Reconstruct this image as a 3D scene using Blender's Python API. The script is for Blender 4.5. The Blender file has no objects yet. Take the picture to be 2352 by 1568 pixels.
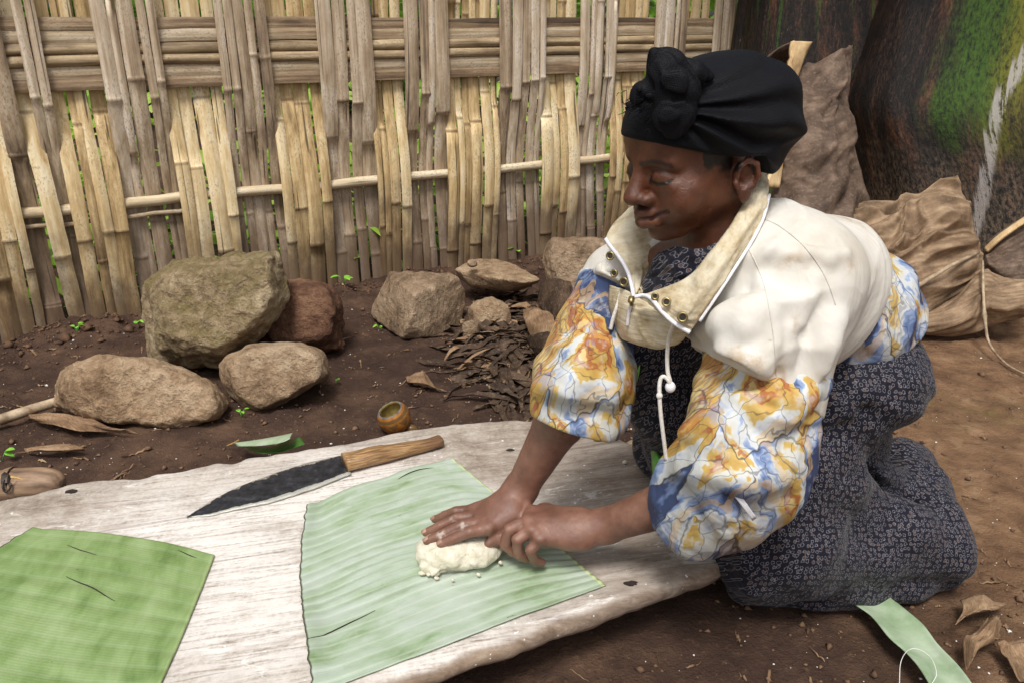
import bpy, bmesh, math, random
import numpy as np
from mathutils import Vector, Matrix
from mathutils.bvhtree import BVHTree

# ------------------------------------------------------------------ camera, sky, sun, exposure
SC = bpy.context.scene
COL = SC.collection
CAM_H, PITCH, FPX = 1.0, math.radians(21.3), 1900.0        # metres, tilt, focal length in units of a 2351-wide picture
cam_d = bpy.data.cameras.new('camera')
cam = bpy.data.objects.new('camera', cam_d)
COL.objects.link(cam)
cam.location = (0, 0, CAM_H)
cam.rotation_euler = (math.pi / 2 - PITCH, 0, 0)
cam_d.sensor_width = 36.0
cam_d.lens = 36.0 * FPX / 2351.0
cam_d.clip_start, cam_d.clip_end = 0.02, 600
SC.camera = cam

SUN_EL, SUN_AZ = math.radians(60), math.radians(190)        # azimuth measured from +Y clockwise seen from above
w = bpy.data.worlds.new('World')
SC.world = w
w.use_nodes = True
wt = w.node_tree
bg = wt.nodes['Background']
sky = wt.nodes.new('ShaderNodeTexSky')
sky.sky_type = 'NISHITA'
sky.sun_disc = False
sky.sun_elevation = SUN_EL
sky.sun_rotation = SUN_AZ
sky.air_density, sky.dust_density, sky.ozone_density = 1.0, 4.0, 1.0
hs = wt.nodes.new('ShaderNodeHueSaturation')                 # an overcast sky: the same light with little of its blue
hs.inputs['Saturation'].default_value = 0.25
wt.links.new(sky.outputs[0], hs.inputs['Color'])
wt.links.new(hs.outputs[0], bg.inputs['Color'])
bg.inputs['Strength'].default_value = 0.07
sun_d = bpy.data.lights.new('sun', 'SUN')
sun_d.energy, sun_d.angle, sun_d.color = 1.5, math.radians(16), (1.0, 0.97, 0.92)
sun = bpy.data.objects.new('sun', sun_d)
COL.objects.link(sun)
sdir = Vector((math.sin(SUN_AZ) * math.cos(SUN_EL), math.cos(SUN_AZ) * math.cos(SUN_EL), math.sin(SUN_EL)))
sun.rotation_euler = sdir.to_track_quat('Z', 'Y').to_euler()
sun.location = sdir * 20
vs = SC.view_settings
vs.view_transform, vs.look, vs.gamma, vs.use_curve_mapping = 'Standard', 'None', 1.0, False
vs.exposure = 0.88

# ------------------------------------------------------------------ small helpers
RIGHT = np.array([1.0, 0, 0])
UPV = np.array([0, math.sin(PITCH), math.cos(PITCH)])
FWD = np.array([0, math.cos(PITCH), -math.sin(PITCH)])
CAMP = np.array([0, 0, CAM_H])

def ray(px, py):
    return (px - 1175.5) / FPX * RIGHT + (784 - py) / FPX * UPV + FWD

def X(px, py, t):                       # point seen at a picture position, t metres in front of the lens
    return CAMP + t * ray(px, py)

def W(px, py, z=0.0):                   # the same at a height above the ground
    r = ray(px, py)
    return CAMP + (z - CAM_H) / r[2] * r

def lin(c):
    c = c / 255.0
    return c / 12.92 if c <= 0.04045 else ((c + 0.055) / 1.055) ** 2.4

def C(r, g, b):
    return (lin(r), lin(g), lin(b), 1.0)

def tag(o, label, cat, group=None, kind=None):
    if label: o['label'] = label
    if cat: o['category'] = cat
    if group: o['group'] = group
    if kind: o['kind'] = kind
    return o

def empty(name, loc=(0, 0, 0), label=None, cat=None, group=None):
    o = bpy.data.objects.new(name, None)
    o.empty_display_size = 0.05
    COL.objects.link(o)
    o.location = loc
    tag(o, label, cat, group)
    return o

def world_of(o):
    m = o.matrix_basis.copy()
    if o.parent:
        m = world_of(o.parent) @ o.matrix_parent_inverse @ m
    return m

def link_mesh(name, me, mat=None, parent=None, smooth=True):
    o = bpy.data.objects.new(name, me)
    COL.objects.link(o)
    if mat is not None and not me.materials:
        me.materials.append(mat)
    if parent is not None:
        o.parent = parent
        o.matrix_parent_inverse = world_of(parent).inverted()
    if smooth:
        me.polygons.foreach_set('use_smooth', [True] * len(me.polygons))
    return o

def mesh_from(verts, faces, name='mesh'):
    me = bpy.data.meshes.new(name)
    verts = np.asarray(verts, float)
    if isinstance(faces, np.ndarray):
        n, k = faces.shape
        me.vertices.add(len(verts)); me.vertices.foreach_set('co', verts.ravel())
        me.loops.add(n * k); me.loops.foreach_set('vertex_index', faces.astype(np.int32).ravel())
        me.polygons.add(n)
        me.polygons.foreach_set('loop_start', np.arange(0, n * k, k, dtype=np.int32))
        me.polygons.foreach_set('loop_total', np.full(n, k, dtype=np.int32))
        me.update(calc_edges=True)
        me.validate()
    else:
        me.from_pydata([tuple(v) for v in verts], [], faces)
        me.update()
    return me

def attr_vec(me, name, arr):
    a = me.attributes.new(name, 'FLOAT_VECTOR', 'POINT')
    a.data.foreach_set('vector', np.asarray(arr, float).ravel())

def attr_col(me, name, arr):
    arr = np.asarray(arr, float)
    if arr.shape[1] == 3:
        arr = np.hstack([arr, np.ones((len(arr), 1))])
    a = me.attributes.new(name, 'FLOAT_COLOR', 'POINT')
    a.data.foreach_set('color', arr.ravel())

# ---- value noise
_rs = np.random.RandomState(7)
_LAT = _rs.rand(32, 32, 32).astype(np.float32) * 2 - 1

def vnoise(P, f=1.0, off=0.0):
    Q = np.asarray(P) * f + off
    I = np.floor(Q).astype(np.int64)
    F = Q - I
    F = F * F * (3 - 2 * F)
    i0 = I & 31; i1 = (I + 1) & 31
    x, y, z = F[..., 0], F[..., 1], F[..., 2]
    L = _LAT
    c00 = L[i0[..., 0], i0[..., 1], i0[..., 2]] * (1 - x) + L[i1[..., 0], i0[..., 1], i0[..., 2]] * x
    c10 = L[i0[..., 0], i1[..., 1], i0[..., 2]] * (1 - x) + L[i1[..., 0], i1[..., 1], i0[..., 2]] * x
    c01 = L[i0[..., 0], i0[..., 1], i1[..., 2]] * (1 - x) + L[i1[..., 0], i0[..., 1], i1[..., 2]] * x
    c11 = L[i0[..., 0], i1[..., 1], i1[..., 2]] * (1 - x) + L[i1[..., 0], i1[..., 1], i1[..., 2]] * x
    c0 = c00 * (1 - y) + c10 * y
    c1 = c01 * (1 - y) + c11 * y
    return c0 * (1 - z) + c1 * z

def fbm(P, f=1.0, oct=4, gain=0.5, off=0.0):
    s = 0; a = 1.0
    for i in range(oct):
        s = s + a * vnoise(P, f, off + i * 7.31)
        f *= 2.03; a *= gain
    return s

def ridged(P, f=1.0, oct=3, off=0.0):
    s = 0; a = 1.0
    for i in range(oct):
        s = s + a * (1 - 2 * np.abs(vnoise(P, f, off + i * 5.7)))
        f *= 2.03; a *= 0.5
    return s

def sstep(a, b, x):
    t = np.clip((x - a) / (b - a), 0, 1)
    return t * t * (3 - 2 * t)

# ---- signed distance shapes and a surface-nets mesher
class Prim:
    def __init__(s, fn, lo, hi, k, op='u'):
        s.fn, s.lo, s.hi, s.k, s.op = fn, np.asarray(lo, float), np.asarray(hi, float), k, op

def cone(a, b, ra, rb, k=0.01, op='u'):
    a = np.asarray(a, float); b = np.asarray(b, float)
    ba = b - a; bb = max(float(ba @ ba), 1e-12)
    def fn(P):
        h = np.clip(((P - a) @ ba) / bb, 0, 1)
        return np.linalg.norm(P - a - h[:, None] * ba, axis=1) - (ra + (rb - ra) * h)
    m = max(ra, rb)
    return Prim(fn, np.minimum(a, b) - m, np.maximum(a, b) + m, k, op)

def chain(pts, rads, k=0.01, op='u'):
    return [cone(pts[i], pts[i + 1], rads[i], rads[i + 1], k, op) for i in range(len(pts) - 1)]

def ell(c, r, R=None, k=0.01, op='u'):
    c = np.asarray(c, float); r = np.asarray(r, float)
    R = np.eye(3) if R is None else np.asarray(R, float)       # rows: local axes
    def fn(P):
        q = (P - c) @ R.T
        k0 = np.linalg.norm(q / r, axis=1)
        k1 = np.linalg.norm(q / (r * r), axis=1)
        return k0 * (k0 - 1) / np.maximum(k1, 1e-9)
    e = np.sqrt(((R * r[:, None]) ** 2).sum(0))
    return Prim(fn, c - e, c + e, k, op)

def sdf_mesh(prims, vox, disp=None, margin=0.0, smooth=2, name='mesh', clip=None):
    adds = [p for p in prims if p.op == 'u']
    lo = np.min([p.lo - p.k for p in adds], 0) - margin - 3 * vox
    hi = np.max([p.hi + p.k for p in adds], 0) + margin + 3 * vox
    N = np.ceil((hi - lo) / vox).astype(int) + 1
    B = 20
    ids_all, pos_all, quads_all = [], [], []
    NY, NZ = int(N[1]) + 2, int(N[2]) + 2
    corner = np.array([[i, j, k] for i in (0, 1) for j in (0, 1) for k in (0, 1)])
    edges = [(a, b) for a in range(8) for b in range(8) if a < b and np.abs(corner[a] - corner[b]).sum() == 1]
    def lid(I):
        return ((I[:, 0] + 1) * (NY + 1) + (I[:, 1] + 1)) * (NZ + 1) + (I[:, 2] + 1)
    PLO = np.array([p.lo - p.k - margin for p in prims]); PHI = np.array([p.hi + p.k + margin for p in prims])
    for bi in range(0, N[0], B):
        for bj in range(0, N[1], B):
            for bk in range(0, N[2], B):
                b0 = np.array([bi, bj, bk])
                blo = lo + b0 * vox - vox
                bhi = lo + (b0 + B) * vox + vox
                act = [prims[i] for i in np.flatnonzero(((PLO < bhi) & (PHI > blo)).all(1))]
                if not any(p.op == 'u' for p in act):
                    continue
                if clip is None or True:
                    pc = (lo + (b0 + B / 2) * vox)[None]
                    dc = 1.0
                    for p in act:
                        e = float(p.fn(pc)[0])
                        dc = min(dc, e - p.k * .25) if p.op == 'u' else max(dc, -e - p.k * .25)
                    if abs(dc) > B * vox * 0.87 * 1.5 + margin + max(p.k for p in act) + 4 * vox:
                        continue
                g = np.arange(B + 1)
                G = np.stack(np.meshgrid(g, g, g, indexing='ij'), -1).reshape(-1, 3)
                P = lo + (G + b0) * vox
                d = np.full(len(P), 1.0)
                for p in act:
                    e = p.fn(P)
                    if p.op == 'u':
                        if p.k > 0:
                            h = np.maximum(p.k - np.abs(d - e), 0) / p.k
                            d = np.minimum(d, e) - h * h * p.k * 0.25
                        else:
                            d = np.minimum(d, e)
                    else:
                        if p.k > 0:
                            h = np.maximum(p.k - np.abs(-d - e), 0) / p.k
                            d = -(np.minimum(-d, e) - h * h * p.k * 0.25)
                        else:
                            d = np.maximum(d, -e)
                if disp is not None:
                    near = np.abs(d) < margin + 4 * vox
                    if near.any():
                        d[near] = d[near] + disp(P[near])
                if clip is not None:
                    d = np.maximum(d, clip(P))
                D = d.reshape(B + 1, B + 1, B + 1)
                S = D < 0
                if S.all() or not S.any():
                    continue
                Cn = [D[c[0]:c[0] + B, c[1]:c[1] + B, c[2]:c[2] + B] for c in corner]
                cnt = sum((x < 0).astype(np.int8) for x in Cn)
                am = (cnt > 0) & (cnt < 8)
                I = np.argwhere(am)
                vals = np.stack([x[am] for x in Cn], 1)
                acc = np.zeros((len(I), 3)); n = np.zeros(len(I))
                for a, b in edges:
                    va, vb = vals[:, a], vals[:, b]
                    m = (va < 0) != (vb < 0)
                    t = va[m] / (va[m] - vb[m])
                    acc[m] += corner[a] + t[:, None] * (corner[b] - corner[a])
                    n[m] += 1
                ids_all.append(lid(I + b0))
                pos_all.append(lo + (I + b0 + acc / n[:, None]) * vox)
                for ax in range(3):
                    sl0 = [slice(0, B)] * 3; sl1 = [slice(0, B)] * 3
                    sl1[ax] = slice(1, B + 1)
                    s0, s1 = S[tuple(sl0)], S[tuple(sl1)]
                    E = np.argwhere(s0 != s1)
                    if not len(E): continue
                    ins = s0[tuple(E.T)]
                    E = E + b0
                    u, v = (ax + 1) % 3, (ax + 2) % 3
                    du = np.zeros(3, int); du[u] = 1
                    dv = np.zeros(3, int); dv[v] = 1
                    q = np.stack([lid(E - du - dv), lid(E - dv), lid(E), lid(E - du)], 1)
                    q[~ins] = q[~ins][:, ::-1]
                    quads_all.append(q)
    ids = np.concatenate(ids_all); pos = np.concatenate(pos_all); quads = np.concatenate(quads_all)
    uid, first = np.unique(ids, return_index=True)
    pos = pos[first]
    idx = np.searchsorted(uid, quads); idx = np.clip(idx, 0, len(uid) - 1)
    ok = (uid[idx] == quads).all(1)
    F = idx[ok]
    for it in range(smooth):
        pos = laplace(pos, F)
    return pos, F

def laplace(pos, F, lam=0.6):
    s = np.zeros_like(pos); n = np.zeros(len(pos))
    k = F.shape[1]
    for i in range(k):
        a, b = F[:, i], F[:, (i + 1) % k]
        for c in range(3):
            s[:, c] += np.bincount(a, pos[b, c], len(pos)) + np.bincount(b, pos[a, c], len(pos))
        n += np.bincount(a, minlength=len(pos)) + np.bincount(b, minlength=len(pos))
    n = np.maximum(n, 1)
    return pos * (1 - lam) + lam * s / n[:, None]

def vnormals(pos, F):
    e1 = pos[F[:, 2]] - pos[F[:, 0]]
    e2 = pos[F[:, 3 % F.shape[1]]] - pos[F[:, 1]] if F.shape[1] == 4 else pos[F[:, 2]] - pos[F[:, 1]]
    fn = np.cross(e1, e2)
    n = np.zeros_like(pos)
    for i in range(F.shape[1]):
        for c in range(3):
            n[:, c] += np.bincount(F[:, i], fn[:, c], len(pos))
    return n / np.maximum(np.linalg.norm(n, axis=1, keepdims=True), 1e-12)

# ---- smooth sheets from a net of control points
def crspline(pts, n):
    pts = np.asarray(pts, float)
    m = len(pts)
    P = np.concatenate([[2 * pts[0] - pts[1]], pts, [2 * pts[-1] - pts[-2]]])
    t = np.linspace(0, m - 1, n)
    i = np.minimum(t.astype(int), m - 2)
    f = (t - i).reshape((-1,) + (1,) * (pts.ndim - 1))
    a, b, c, d = P[i], P[i + 1], P[i + 2], P[i + 3]
    return 0.5 * ((2 * b) + (-a + c) * f + (2 * a - 5 * b + 4 * c - d) * f ** 2 + (-a + 3 * b - 3 * c + d) * f ** 3)

def sheet_grid(net, nu, nv):
    net = np.asarray(net, float)                 # rows x cols x 3
    g = crspline(net, nu)
    g = np.swapaxes(crspline(np.swapaxes(g, 0, 1), nv), 0, 1)
    return g                                     # nu x nv x 3

def grid_faces(nu, nv):
    i = np.arange(nu - 1)[:, None] * nv + np.arange(nv - 1)[None]
    i = i.ravel()
    return np.stack([i, i + 1, i + nv + 1, i + nv], 1)

def grid_normals(g):
    du = np.gradient(g, axis=0); dv = np.gradient(g, axis=1)
    n = np.cross(du, dv)
    return n / np.maximum(np.linalg.norm(n, axis=2, keepdims=True), 1e-12)

def thick_grid(g, th, name='mesh', towards=None):
    """a sheet of real thickness; returns mesh with attribute 'uvw' = (row, col, side)"""
    nu, nv = g.shape[:2]
    n = grid_normals(g)
    if towards is not None and np.mean((n * (np.asarray(towards) - g)).sum(2)) < 0:
        g = g[:, ::-1].copy(); n = grid_normals(g)
        flip = True
    else:
        flip = False
    top = g.reshape(-1, 3); bot = (g - n * th).reshape(-1, 3)
    F = grid_faces(nu, nv); m = nu * nv
    faces = [F, F[:, ::-1] + m]
    def rim(idx):
        idx = np.asarray(idx)
        return np.stack([idx[:-1], idx[:-1] + m, idx[1:] + m, idx[1:]], 1)
    r0 = np.arange(nv); r1 = (nu - 1) * nv + np.arange(nv)
    c0 = np.arange(nu) * nv; c1 = c0 + nv - 1
    faces += [rim(r0), rim(r1[::-1]), rim(c0[::-1]), rim(c1)]
    me = mesh_from(np.concatenate([top, bot]), np.concatenate(faces), name)
    u, v = np.meshgrid(np.linspace(0, 1, nu), np.linspace(0, 1, nv), indexing='ij')
    if flip: v = 1 - v
    uv = np.stack([u, v, np.zeros_like(u)], -1).reshape(-1, 3)
    uv2 = uv.copy(); uv2[:, 2] = 1
    attr_vec(me, 'uvw', np.concatenate([uv, uv2]))
    return me

def tube_data(pts, rads, n=8, cap=True, flat=None):
    pts = np.asarray(pts, float)
    m = len(pts)
    rads = np.broadcast_to(np.asarray(rads, float), (m,))
    T = np.gradient(pts, axis=0)
    T /= np.maximum(np.linalg.norm(T, axis=1, keepdims=True), 1e-12)
    ref = np.array([0, 0, 1.0]) if abs(T[0, 2]) < 0.9 else np.array([1.0, 0, 0])
    u = np.cross(T[0], ref); u /= np.linalg.norm(u)
    V = []
    for i in range(m):
        u = u - T[i] * (u @ T[i]); u /= np.linalg.norm(u)
        v = np.cross(T[i], u)
        for k in range(n):
            a = 2 * math.pi * k / n
            V.append(pts[i] + rads[i] * (math.cos(a) * u + math.sin(a) * v * (flat or 1)))
    F = []
    for i in range(m - 1):
        for k in range(n):
            F.append((i * n + k, i * n + (k + 1) % n, (i + 1) * n + (k + 1) % n, (i + 1) * n + k))
    if cap:
        F.append(tuple(range(n - 1, -1, -1)))
        F.append(tuple(range((m - 1) * n, m * n)))
    return V, F

def tube(name, pts, rads, mat, parent=None, n=8, flat=None):
    V, F = tube_data(pts, rads, n, True, flat)
    return link_mesh(name, mesh_from(V, F, name), mat, parent)

# ------------------------------------------------------------------ node materials
class NB:
    def __init__(s, name):
        s.m = bpy.data.materials.new(name)
        s.m.use_nodes = True
        s.t = s.m.node_tree
        s.b = s.t.nodes['Principled BSDF']
    def n(s, typ, **kw):
        nd = s.t.nodes.new('ShaderNode' + typ)
        for k, v in kw.items():
            setattr(nd, k, v)
        return nd
    def set(s, sock, v):
        if hasattr(v, 'is_output') or hasattr(v, 'links') and hasattr(v, 'node'):
            s.t.links.new(v, sock)
        else:
            sock.default_value = v
    def bs(s, **kw):
        for k, v in kw.items():
            s.set(s.b.inputs[k.replace('_', ' ')], v)
    def coord(s, kind='Object'):
        return s.n('TexCoord').outputs[kind]
    def geo(s, kind='Position'):
        return s.n('NewGeometry').outputs[kind]
    def attr(s, name, out='Vector'):
        return s.n('Attribute', attribute_name=name).outputs[out]
    def rnd(s):
        return s.n('ObjectInfo').outputs['Random']
    def mapv(s, vec, scale=(1, 1, 1), loc=(0, 0, 0), rot=(0, 0, 0)):
        m = s.n('Mapping')
        s.set(m.inputs['Vector'], vec); s.set(m.inputs['Scale'], scale)
        s.set(m.inputs['Location'], loc); s.set(m.inputs['Rotation'], rot)
        return m.outputs[0]
    def noise(s, vec, scale=5, detail=4, rough=0.55, dist=0.0, out=0):
        m = s.n('TexNoise')
        s.set(m.inputs['Vector'], vec); s.set(m.inputs['Scale'], scale); s.set(m.inputs['Detail'], detail)
        s.set(m.inputs['Roughness'], rough); s.set(m.inputs['Distortion'], dist)
        return m.outputs[out]
    def voro(s, vec, scale=5, feature='F1', rand=1.0, out='Distance', dims='3D'):
        m = s.n('TexVoronoi', feature=feature, voronoi_dimensions=dims)
        s.set(m.inputs['Vector'], vec); s.set(m.inputs['Scale'], scale); s.set(m.inputs['Randomness'], rand)
        return m.outputs[out]
    def wave(s, vec, scale=5, dist=0, detail=2, dscale=1.0, direction='X', kind='BANDS', profile='SIN'):
        m = s.n('TexWave', wave_type=kind, wave_profile=profile)
        if kind == 'BANDS': m.bands_direction = direction
        else: m.rings_direction = direction
        s.set(m.inputs['Vector'], vec); s.set(m.inputs['Scale'], scale); s.set(m.inputs['Distortion'], dist)
        s.set(m.inputs['Detail'], detail); s.set(m.inputs['Detail Scale'], dscale)
        return m.outputs['Fac']
    def ramp(s, fac, stops, interp='LINEAR'):
        r = s.n('ValToRGB')
        cr = r.color_ramp; cr.interpolation = interp
        while len(cr.elements) < len(stops): cr.elements.new(0.5)
        for e, (p, c) in zip(cr.elements, stops):
            e.position = p
            e.color = c if hasattr(c, '__len__') else (c, c, c, 1)
        s.set(r.inputs[0], fac)
        return r.outputs[0]
    def mix(s, fac, a, b, mode='MIX'):
        m = s.n('Mix', data_type='RGBA', blend_type=mode)
        s.set(m.inputs[0], fac); s.set(m.inputs[6], a); s.set(m.inputs[7], b)
        return m.outputs[2]
    def math(s, op, a, b=0.0, c=0.0, clamp=False):
        m = s.n('Math', operation=op, use_clamp=clamp)
        s.set(m.inputs[0], a); s.set(m.inputs[1], b); s.set(m.inputs[2], c)
        return m.outputs[0]
    def sep(s, vec):
        m = s.n('SeparateXYZ'); s.set(m.inputs[0], vec)
        return m.outputs
    def comb(s, x, y, z):
        m = s.n('CombineXYZ'); s.set(m.inputs[0], x); s.set(m.inputs[1], y); s.set(m.inputs[2], z)
        return m.outputs[0]
    def vadd(s, a, b, op='ADD'):
        m = s.n('VectorMath', operation=op); s.set(m.inputs[0], a); s.set(m.inputs[1], b)
        return m.outputs[0]
    def vscale(s, a, f):
        m = s.n('VectorMath', operation='SCALE'); s.set(m.inputs[0], a); s.set(m.inputs['Scale'], f)
        return m.outputs[0]
    def bump(s, h, strength=0.5, dist=0.01, normal=None):
        m = s.n('Bump')
        s.set(m.inputs['Height'], h); s.set(m.inputs['Strength'], strength); s.set(m.inputs['Distance'], dist)
        if normal is not None: s.set(m.inputs['Normal'], normal)
        return m.outputs[0]
    def step(s, v, lo, hi):
        m = s.n('MapRange', interpolation_type='SMOOTHSTEP')
        s.set(m.inputs[0], v); s.set(m.inputs[1], lo); s.set(m.inputs[2], hi)
        return m.outputs[0]
    def ss(s, **kw): return s

def m_soil():
    b = NB('soil')
    p = b.geo()
    n1 = b.noise(p, 1.3, 5, 0.6)
    n2 = b.noise(p, 9, 6, 0.65)
    n3 = b.noise(p, 60, 5, 0.7)
    dark, mid, light = C(50, 36, 30), C(72, 53, 43), C(104, 80, 63)
    base = b.ramp(b.math('ADD', b.math('MULTIPLY', n1, 0.5), b.math('MULTIPLY', n2, 0.5)), [(0.36, dark), (0.5, mid), (0.66, light)])
    # drier, paler trodden earth on the woman's side, dark damp earth on the working side
    xyz = b.sep(p)
    dry = b.step(b.math('ADD', xyz[0], b.math('MULTIPLY', n1, 0.5)), 0.7, 1.25)
    base = b.mix(dry, base, b.ramp(n2, [(0.3, C(90, 64, 46)), (0.55, C(130, 100, 74)), (0.75, C(160, 130, 102))]))
    moss = b.math('MULTIPLY', b.step(b.noise(p, 2.3, 4, 0.6, 0.3), 0.55, 0.68), b.step(n3, 0.45, 0.62))
    moss = b.math('MULTIPLY', moss, dry)
    base = b.mix(b.math('MULTIPLY', moss, 0.55), base, C(96, 100, 40))
    base = b.mix(b.math('MULTIPLY', b.step(n3, 0.55, 0.75), 0.4), base, C(140, 112, 86))
    b.bs(Base_Color=base, Roughness=0.9, Specular_IOR_Level=0.25)
    n4 = b.noise(p, 26, 6, 0.7, 0.6)
    base = b.mix(b.math('MULTIPLY', b.step(n4, 0.54, 0.68), 0.45), base, C(48, 35, 28))
    b.bs(Base_Color=base)
    h = b.math('ADD', b.math('ADD', b.math('MULTIPLY', n3, 0.6), b.math('MULTIPLY', n4, 0.7)), b.math('MULTIPLY', b.noise(p, 180, 3, 0.6), 0.3))
    b.bs(Normal=b.bump(h, 1.0, 0.014))
    return b.m

def m_bamboo(name, cols, mud=True, grey=0.0, rail_rot=None):
    b = NB(name)
    o = b.coord('Object'); r = b.rnd()
    off = b.comb(b.math('MULTIPLY', r, 37.0), b.math('MULTIPLY', r, 11.0), b.math('MULTIPLY', r, 5.0))
    v = b.vadd(o, off)
    if rail_rot is not None:                  # a rail's length lies along the fence: turn it onto the grain axis
        rv = b.sep(b.mapv(o, (1, 1, 1), (0, 0, 0), (0, 0, -rail_rot)))
        v = b.vadd(b.comb(rv[1], rv[2], rv[0]), off)
    streak = b.noise(b.mapv(v, (70, 70, 2.2)), 1.0, 6, 0.68)
    blotch = b.noise(b.mapv(v, (16, 16, 6)), 1.0, 5, 0.65)
    speck = b.noise(b.mapv(v, (190, 190, 90)), 1.0, 4, 0.65)
    f = b.math('ADD', b.math('MULTIPLY', streak, 0.55), b.math('MULTIPLY', blotch, 0.45))
    f = b.math('ADD', f, b.math('MULTIPLY', b.math('SUBTRACT', r, 0.5), 0.16))
    col = b.ramp(f, [(0.34, cols[0]), (0.45, cols[1]), (0.55, cols[2]), (0.66, cols[3])])
    col = b.mix(b.math('MULTIPLY', b.math('MULTIPLY', b.step(speck, 0.50, 0.64), b.step(blotch, 0.42, 0.62)), 0.55), col, C(104, 82, 62))
    nd = b.attr('node', 'Fac')
    col = b.mix(b.math('MULTIPLY', b.step(nd, 0.3, 0.95), 0.55), col, C(96, 76, 58))
    geo = b.geo()
    z = b.sep(geo)[2]
    if mud:
        mm = b.math('ADD', z, b.math('MULTIPLY', b.math('SUBTRACT', b.noise(b.mapv(geo, (1, 1, .5)), 8, 5, 0.7), 0.5), 0.8))
        mudf = b.math('MULTIPLY', b.math('SUBTRACT', 1.0, b.step(mm, 0.04, 0.56 if grey else 0.42)), 0.85)
        col = b.mix(mudf, col, b.mix(speck, C(62, 46, 36), C(112, 87, 67)))
    split = b.math('SUBTRACT', 1.0, b.step(b.noise(b.mapv(v, (75, 20, 0.8)), 1.0, 2, 0.4), 0.30, 0.34))
    col = b.mix(b.math('MULTIPLY', split, 0.75), col, C(52, 40, 31))
    b.bs(Base_Color=col, Roughness=0.62, Specular_IOR_Level=0.35)
    b.bs(Normal=b.bump(b.math('ADD', streak, b.math('MULTIPLY', speck, 0.5)), 0.5, 0.003))
    return b.m

def m_rock(name, c0, c1, c2, moss=None, strat=False):
    b = NB(name)
    p = b.geo()
    n1 = b.noise(p, 7, 6, 0.62)
    n2 = b.noise(p, 40, 6, 0.7)
    n3 = b.noise(p, 150, 3, 0.7)
    col = b.ramp(b.math('ADD', b.math('MULTIPLY', n1, 0.6), b.math('MULTIPLY', n2, 0.4)), [(0.38, c0), (0.5, c1), (0.62, c2)])
    if moss:
        nz = b.sep(b.geo('Normal'))[2]
        mf = b.math('MULTIPLY', b.step(b.math('ADD', b.noise(p, 9, 5, 0.65), b.math('MULTIPLY', nz, 0.12)), 0.50, 0.68), 0.6)
        col = b.mix(mf, col, b.mix(n2, moss[0], moss[1]))
    col = b.mix(b.math('MULTIPLY', b.step(n3, 0.58, 0.72), 0.5), col, c2)
    col = b.mix(b.math('MULTIPLY', b.math('SUBTRACT', 1.0, b.step(n3, 0.30, 0.42)), 0.6), col, c0)
    b.bs(Base_Color=col, Roughness=0.9, Specular_IOR_Level=0.2)
    pit = b.voro(p, 70, 'F1', 1.0)
    h = b.math('ADD', b.math('MULTIPLY', n2, 1.3), b.math('ADD', b.math('MULTIPLY', n3, 0.5), b.math('MULTIPLY', pit, 0.25)))
    dk = b.math('MULTIPLY', b.step(b.noise(p, 16, 6, 0.7, 0.5), 0.54, 0.64), 0.45)
    b.bs(Base_Color=b.mix(dk, col, c0))
    b.bs(Normal=b.bump(h, 0.9, 0.018))
    return b.m

def m_simple(name, c0, c1, scale=20, rough=0.6, bump=0.3, bd=0.003, stretch=(1, 1, 1), c2=None, coord='Object', spec=0.4, metal=0.0):
    b = NB(name)
    v = b.mapv(b.coord(coord), stretch)
    n1 = b.noise(v, scale, 5, 0.62)
    stops = [(0.35, c0), (0.65, c1)] if c2 is None else [(0.32, c0), (0.5, c1), (0.68, c2)]
    b.bs(Base_Color=b.ramp(n1, stops), Roughness=rough, Specular_IOR_Level=spec, Metallic=metal)
    if bump:
        b.bs(Normal=b.bump(b.noise(v, scale * 3, 4, 0.65), bump, bd))
    return b.m

# ------------------------------------------------------------------ the setting: ground
rng = np.random.RandomState(3)
random.seed(4)
FA = W(80, 765)[:2]; FB = W(1400, 560)[:2]
FE = (FB - FA) / np.linalg.norm(FB - FA)            # along the fence, to the right
FN = np.array([FE[1], -FE[0]])                      # out of the fence, towards the yard
FROT = math.atan2(FE[1], FE[0])

def fence_d(x, y):
    return (x - FA[0]) * FN[0] + (y - FA[1]) * FN[1]

def gz(x, y):
    x = np.asarray(x, float); y = np.asarray(y, float)
    P = np.stack([x, y, np.zeros_like(x)], -1)
    h = 0.018 * fbm(P, 1.6, 3) + 0.006 * fbm(P, 9.0, 3) + 0.0025 * fbm(P, 42.0, 3)
    d = fence_d(x, y)
    bank = np.exp(-(np.abs(d) / 0.22) ** 2)
    h = h + bank * (0.03 + 0.03 * fbm(P, 7.0, 4)) 
    h = h + 0.008 * sstep(0.25, 0.7, fbm(P, 16.0, 3) + 0.2) * sstep(1.6, 2.2, y)
    flat = np.exp(-((x - 0.1) ** 2 + (y - 1.3) ** 2) / 0.8)
    far = sstep(6, 30, np.hypot(x, y))
    return h * (1 - 0.55 * flat) - 0.01 + far * 0.0

def axis(a, b, step, lo, hi):
    mid = np.arange(a, b + step / 2, step)
    g, left, right = step, [], []
    x = a
    while x > lo:
        g *= 1.25; x -= g; left.append(x)
    g, x = step, b
    while x < hi:
        g *= 1.25; x += g; right.append(x)
    return np.concatenate([left[::-1], mid, right])

ax_ = axis(-2.3, 2.6, 0.013, -260, 260); ay_ = axis(0.75, 4.6, 0.013, -120, 300)
gx, gy = np.meshgrid(ax_, ay_, indexing='ij')
gv = np.stack([gx, gy, gz(gx, gy)], -1)
ground = link_mesh('ground', mesh_from(gv.reshape(-1, 3), grid_faces(len(ax_), len(ay_))[:, ::-1], 'ground'), m_soil())
me = ground.data
if me.polygons[0].normal.z < 0: me.flip_normals()
ground['kind'] = 'structure'

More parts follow.
